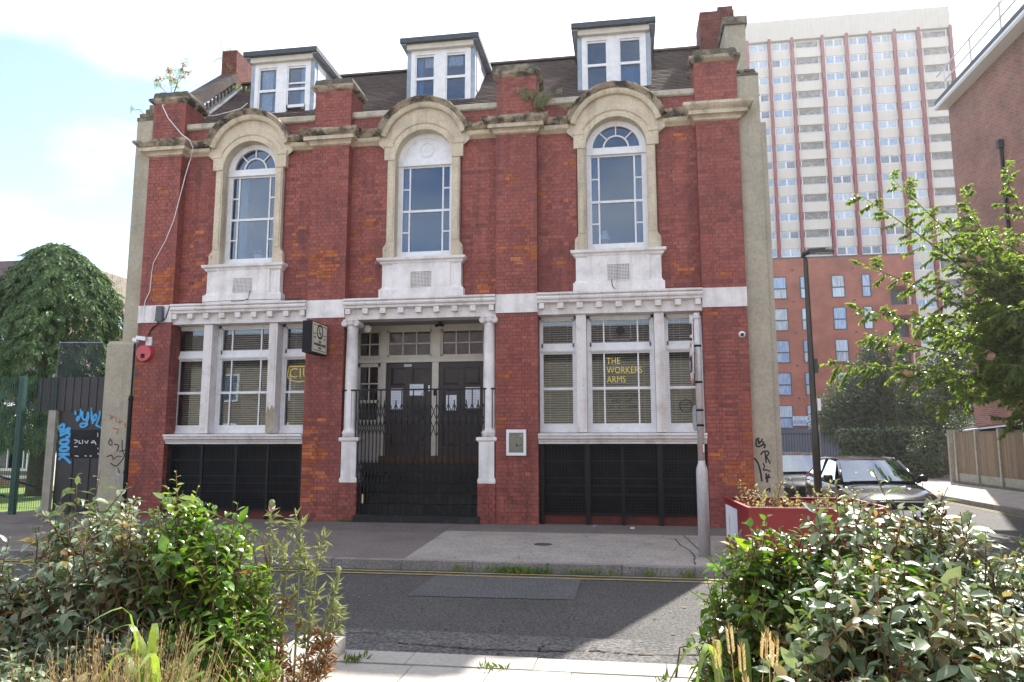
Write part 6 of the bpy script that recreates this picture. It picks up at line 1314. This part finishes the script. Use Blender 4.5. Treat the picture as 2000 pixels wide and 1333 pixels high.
roof_plant('grey green buddleia growing out of the parapet beside the third pier', (-1.72,.05,8.05), [(-1.95,-.05,8.6),(-1.6,-.05,8.62),(-1.3,.0,8.55),(-1.55,.0,8.4),(-1.75,-.05,8.35)], 'thistle', .075, 85, False, 8)
roof_plant('small grey green seedling on the parapet wall left of the right arch', (-1.05,.05,8.03), [(-1.1,.02,8.25),(-.95,.02,8.27)], 'thistle', .05, 86, False, 6)

# ---------------------------------------------------------------- trees
def conifer(name, label, base, h, r, seed):
    rg = np.random.default_rng(seed); t = thing(name, label, 'tree', base); bx, by, bz = base
    put('trunk', M().tube([(bx+1.0,by-2.2,bz),(bx+1.0,by-2.2,bz+1.9)], [.28,.24], 10) if 0 else M().tube([(bx,by,bz),(bx,by,bz+h*.8)], [.34,.10], 10), MT['bark'], t)
    P, D, N, Ln = [], [], [], []; n = 5600
    for i in range(n):
        z = rg.uniform(.17, 1.0)**.9; a = rg.uniform(0, 6.28)
        prof = r*min(1, (max(1-z, 0)/.30)**.5)*(.86 + .36*mnoise.noise((cos(a)*1.8, sin(a)*1.8, z*5)))*(1.12 - .12*z)
        rr = prof*rg.uniform(.72, 1.04); c = np.array([bx + rr*cos(a), by + rr*sin(a), bz + h*z])
        o = np.array([cos(a), sin(a), 0]); base_d = unitv(o*.55 + np.array([0,0,-.75]) + rg.normal(size=3)*.22); sz = rg.uniform(.32,.60)
        side = unitv(np.cross(base_d, o + np.array([0,0,.3])))
        for k in range(11):
            f = k/11; s = 1 if k % 2 else -1; P.append(c + base_d*sz*f*.8); D.append(base_d*.8 + side*s*.65*(1-f*.5) + rg.normal(size=3)*.15); N.append(o + np.array([0,0,.5]) + rg.normal(size=3)*.3); Ln.append(sz*.40*(1-f*.45))
    P, D, N, Ln = map(np.array, (P, D, N, Ln)); q = M(); leaf_mesh(q, P, D, N, Ln, Ln*.30, T2); put('crown', q, LM['conifer'], t, kind='stuff')
    return t
conifer('conifer', 'dense rounded dark conifer behind the brown gate', (-17.15,5.6,-.1), 7.65, 2.25, 91)
bl = thing('conifer_trunk_post', 'x', 'x') if 0 else None

def leafy_branch(rg, P, D, N, Ln, br, a, tip, r0, ln, ntw, droop=.25, twl=(.35,.95), lpt=34, start=.12):
    a, tip = Vector(a), Vector(tip); L_ = (tip-a).length; mid = a.lerp(tip,.5) + Vector((rg.normal()*.05*L_, rg.normal()*.05*L_, .06*L_)); pts = []
    for i in range(9): f = i/8; pts.append(a*(1-f)**2 + mid*2*f*(1-f) + tip*f*f)
    br.tube(pts, [r0*.7*(1-f/9.0) for f in range(9)], 6, cap=False)
    def leaves(p0, p1, n):
        d = (p1-p0); L2 = d.length; d.normalize()
        for k in range(n):
            f = (k+rg.uniform(.2,.8))/n; s = 1 if k % 2 else -1; sd_ = d.cross(Vector((0,0,1))); sd_ = sd_.normalized() if sd_.length > .01 else Vector((1,0,0))
            P.append(tuple(p0 + d*L2*f)); D.append(tuple(d*.55 + sd_*s*.6 + Vector((0,0,-.45)) + Vector(rg.normal(size=3)*.28))); N.append(tuple(Vector((0,0,1)) + Vector(rg.normal(size=3)*.35))); Ln.append(ln*rg.uniform(.75,1.2))
    for i in range(ntw):
        f = start + (1-start)*(i+rg.uniform(0,1))/ntw; k = min(int(f*8),7); p = pts[k].lerp(pts[k+1], f*8-k); d = (pts[k+1]-pts[k]).normalized()
        w_ = Vector(rg.normal(size=3)); w_ -= d*w_.dot(d); w_.normalize(); tl_ = rg.uniform(*twl)*(1.15-.7*f)
        e = p + (d*.6 + w_*.8)*tl_ + Vector((0,0,-droop*tl_)); br.tube([p, e], [.005,.002], 4, cap=False); leaves(p.lerp(e,.15), e, lpt)
    leaves(pts[1], pts[4], 30); leaves(pts[4], pts[6], 26); leaves(pts[6], pts[8], 40)
def cherry(label, base, fork, tips, seed, ln=.125):
    rg = np.random.default_rng(seed); t = thing('cherry_tree', label, 'tree', base); P, D, N, Ln = [], [], [], []; br = M()
    put('trunk', M().tube([base, (Vector(base)+Vector(fork))/2 + Vector((.08,0,0)), fork], [.17,.14,.12], 10), MT['bark'], t, True)
    for tip, r0, ntw, frm in tips: leafy_branch(rg, P, D, N, Ln, br, frm or fork, tip, r0, ln, ntw)
    P, D, N, Ln = map(np.array, (P, D, N, Ln)); q = M(); leaf_mesh(q, P, D, N, Ln, Ln*.46, T2); put('crown', q, LM['cherry'], t, kind='stuff'); put('limbs', br, MT['bark'], t)
F_ = (10.1,3.2,2.3); rg = np.random.default_rng(99)
TP = [((5.03,2.5,6.95),.05,30,None),((5.80,2.6,7.30),.045,28,None),((5.05,2.4,5.30),.045,30,None),((4.13,2.5,3.20),.05,36,None),((4.78,2.3,4.40),.045,30,None),((5.15,2.7,3.85),.04,28,None),
      ((7.35,2.8,6.95),.05,30,None),((8.05,2.6,7.30),.05,30,None),((5.6,2.4,2.90),.035,26,None),((6.1,2.3,2.35),.035,22,None),((6.6,2.9,5.2),.04,30,None),((7.4,2.0,4.2),.04,30,None),((7.0,2.2,3.2),.04,30,None),((7.6,2.4,2.0),.035,22,None),((8.2,2.0,3.6),.04,30,None),((8.3,2.6,5.4),.045,32,None),((7.7,3.3,4.9),.045,32,None),((6.4,3.2,4.3),.04,30,None),((8.6,1.6,2.6),.035,24,None)]
for i in range(27): TP.append(((rg.uniform(6.7,9.4), 3.0+rg.uniform(-2.0,2.2), rg.uniform(1.9,6.2)), .035, 30, (10.1+rg.normal()*.2, 3.2+rg.normal()*.2, rg.uniform(2.4,4.6))))
for i in range(22): TP.append(((10.1+rg.uniform(-2.6,3.2), 3.2+rg.uniform(-2.6,3.0), rg.uniform(2.4,7.4)), .04, 26, (10.1+rg.normal()*.2, 3.2+rg.normal()*.2, rg.uniform(2.6,4.2))))
cherry('leafy cherry tree reaching over the side street from the right', (10.35,3.4,-.15), F_, TP, 101)

def leaf_cloud(name, label, cat, base, blobs, mt, n, ln, seed, trunk=None, asp=.5, hollow=.25):
    rg = np.random.default_rng(seed); t = thing(name, label, cat, base); P, D, N, Ln = [], [], [], []; tot = sum(r[0]*r[2] for _, r in blobs)
    for c, r in blobs:
        k = int(n*r[0]*r[2]/tot); u = unitv(rg.normal(size=(k,3))); rad = rg.uniform(hollow,1.0,(k,1))**.7
        nn = np.array([[1+.25*mnoise.noise(Vector(tuple(x*2.5+seed)))] for x in u]); p = np.array(c) + np.array(r)*u*rad*nn
        P.append(p); D.append(u*.5 + rg.normal(size=(k,3))*.7 + np.array([0,0,-.1])); N.append(u + np.array([0,0,.6]) + rg.normal(size=(k,3))*.5); Ln.append(ln*rg.uniform(.6,1.3,k))
    P, D, N, Ln = map(np.concatenate, (P, D, N, Ln)); q = M(); leaf_mesh(q, P, D, N, Ln, Ln*asp, T2); put('crown', q, mt, t, kind='stuff')
    if trunk: tr_ = M(); [tr_.tube(p, r, 7) for p, r in trunk]; put('trunk', tr_, MT['bark'], t)
    return t
leaf_cloud('background_tree', 'broad dull olive tree before the apartment block plinth', 'tree', (11.8,27,-.3), [((11.6,27,3.2),(1.7,1.6,1.7)),((12.7,27.5,4.2),(1.5,1.5,1.9)),((10.7,26.5,2.5),(1.2,1.2,1.2)),((12.9,26.5,5.8),(.9,.9,1.3)),((13.6,27,3.0),(1.5,1.4,1.9))], LM['dull'], 17000, .19, 111, [([(11.9,27,-.3),(12.2,27,2.5),(12.6,27,5)],[.18,.13,.05])])
leaf_cloud('background_tree', 'pale olive tree behind the end of the timber fence', 'tree', (15.8,27,-.3), [((15.4,26,3.6),(1.5,1.4,2.2)),((16.6,26,4.6),(1.6,1.5,2.4)),((14.6,24,2.6),(1.0,1.0,1.5))], LM['dull'], 12000, .19, 113, [([(15.8,26.5,-.3),(15.9,26.3,4)],[.16,.08])])
leaf_cloud('shrub', 'dark shrub filling the gap behind the end of the timber fence', 'shrub', (13.6,22,-.2), [((13.3,22,1.0),(.9,.8,1.3)),((14.4,21,1.6),(.8,.8,1.4))], LM['dull'], 2600, .13, 115)
def hedge(label, x0, x1, y0, y1, z1, seed, n):
    rg = np.random.default_rng(seed); t = thing('hedge', label, 'hedge', ((x0+x1)/2,(y0+y1)/2,-.3), 'ivy hedges across the end of the street'); f = rg.uniform(size=n); P = np.stack([rg.uniform(x0,x1,n), np.full(n,y0), rg.uniform(-.3,z1,n)],1); tp = f > .74
    P[tp,2] = z1; P[tp,1] = rg.uniform(y0,y1,tp.sum()); P += rg.normal(size=(n,3))*np.array([.07,.07,.07]); D = rg.normal(size=(n,3))*.6 + np.array([0,-.4,-.5]); N = np.where(tp[:,None], np.array([[0,-.2,1]]), np.array([[0,-1,.35]])) + rg.normal(size=(n,3))*.4; Ln = rg.uniform(.08,.17,n)
    q = M(); leaf_mesh(q, P, D, N, Ln, Ln*.8, T2); put('leaves', q, LM['ivy'], t, kind='stuff'); put('hedge_core', M().box(x0+.08,x1-.08,y0+.1,y1,-.3,z1-.1), MT['soil'], t)
hedge('left ivy hedge block across the street end', 10.1, 12.05, 23.6, 24.4, 1.98, 121, 3600); hedge('right ivy hedge block, nearer the timber fence', 12.18, 14.4, 23.3, 24.4, 2.02, 123, 4600)
rl_ = thing('railing_fence', 'black vertical bar railings across the end of the street', 'fence', (13,24.8,-.3))
q = M(); x = 6.0
for z in (.1, 1.85): put('rail', M().box(6,16.5,24.75,24.80,z-.02,z+.02), MT['blackm'], rl_)
while x < 16.5: q.box(x-.012,x+.012,24.76,24.785,-.3,1.95); x += .13
put('bars', q, MT['blackm'], rl_, kind='stuff')
for x in (7.2, 9.4): put('post', M().box(x-.05,x+.05,24.7,24.8,-.3,2.3), MT['concrete_post'] if x > 8 else MT['blackm'], rl_)
ns = thing('estate_sign', 'pale blue estate name board low on the apartment block wall', 'sign', (14.5,51.8,3)); put('board', M().box(13.9,15.6,51.80,51.9,2.75,3.55), PV[1], ns); put('band', M().box(13.95,15.0,51.78,51.80,2.9,3.2), PV[0], ns)
wl_ = thing('wall_lamp', 'white bulkhead lamp sticking out from the right flank wall', 'lamp', (2.83,4,3.9)); put('lamp_dome', M().lathe([(.0,0)]*2, 0, 0) if 0 else M().cyl((2.78,3.0,3.80), 'x', .11, .16, 16), MT['wplastic'], wl_, True)
lt1 = M(); lt1.obox((.05,-.42,.02), (.07,.04,.03), Matrix.Rotation(.4,3,'Z')); tag(put('litter', lt1, MT['wplastic']), 'crumpled white wrapper on the pavement before the right basement grille', 'litter')
lt1 = M(); lt1.obox((-.62,-.25,.02), (.06,.05,.03), Matrix.Rotation(.9,3,'Z')); tag(put('litter', lt1, PV[0]), 'small blue scrap by the wall under the right window', 'litter')

# chewing gum and grit on the pavement and road
rg = np.random.default_rng(131); gm_ = M()
for i in range(420):
    x, y = rg.uniform(-11, 3.2), rg.uniform(-4.15, -.1) if i < 260 else rg.uniform(-8.2, -4.9)
    zz = .0085 if i < 260 else -.089; r = rg.uniform(.008, .022); n = 7; gm_.add([(x + r*cos(2*pi*k/n)*rg.uniform(.7,1.2), y + r*sin(2*pi*k/n)*rg.uniform(.7,1.2), zz + .001*(i % 3)) for k in range(n)], [tuple(range(n))])
o = put('gum_spots', gm_, mat('old_chewing_gum', (.30,.28,.26), .9, .2, (.08,.075,.07), 1.5, (.4,.5)), kind='stuff'); o['label'] = 'flattened chewing gum and grit spotting the pavement and road'; o['category'] = 'litter'
# ---------------------------------------------------------------- scattering box added to imitate the sun's glare over distant things
GLARE = 0.00042
hz = bpy.data.materials.new('glare_haze'); hz.use_nodes = True; t = hz.node_tree; t.nodes.remove(t.nodes['Principled BSDF'])
pvn = t.nodes.new('ShaderNodeVolumePrincipled'); pvn.inputs['Color'].default_value = (.95,.97,1,1); pvn.inputs['Density'].default_value = GLARE; pvn.inputs['Anisotropy'].default_value = .55
t.links.new(pvn.outputs[0], t.nodes['Material Output'].inputs['Volume'])
hb = put('glare_volume', M().box(-505,505,-305,905,-2.8,72), hz, kind='stuff')
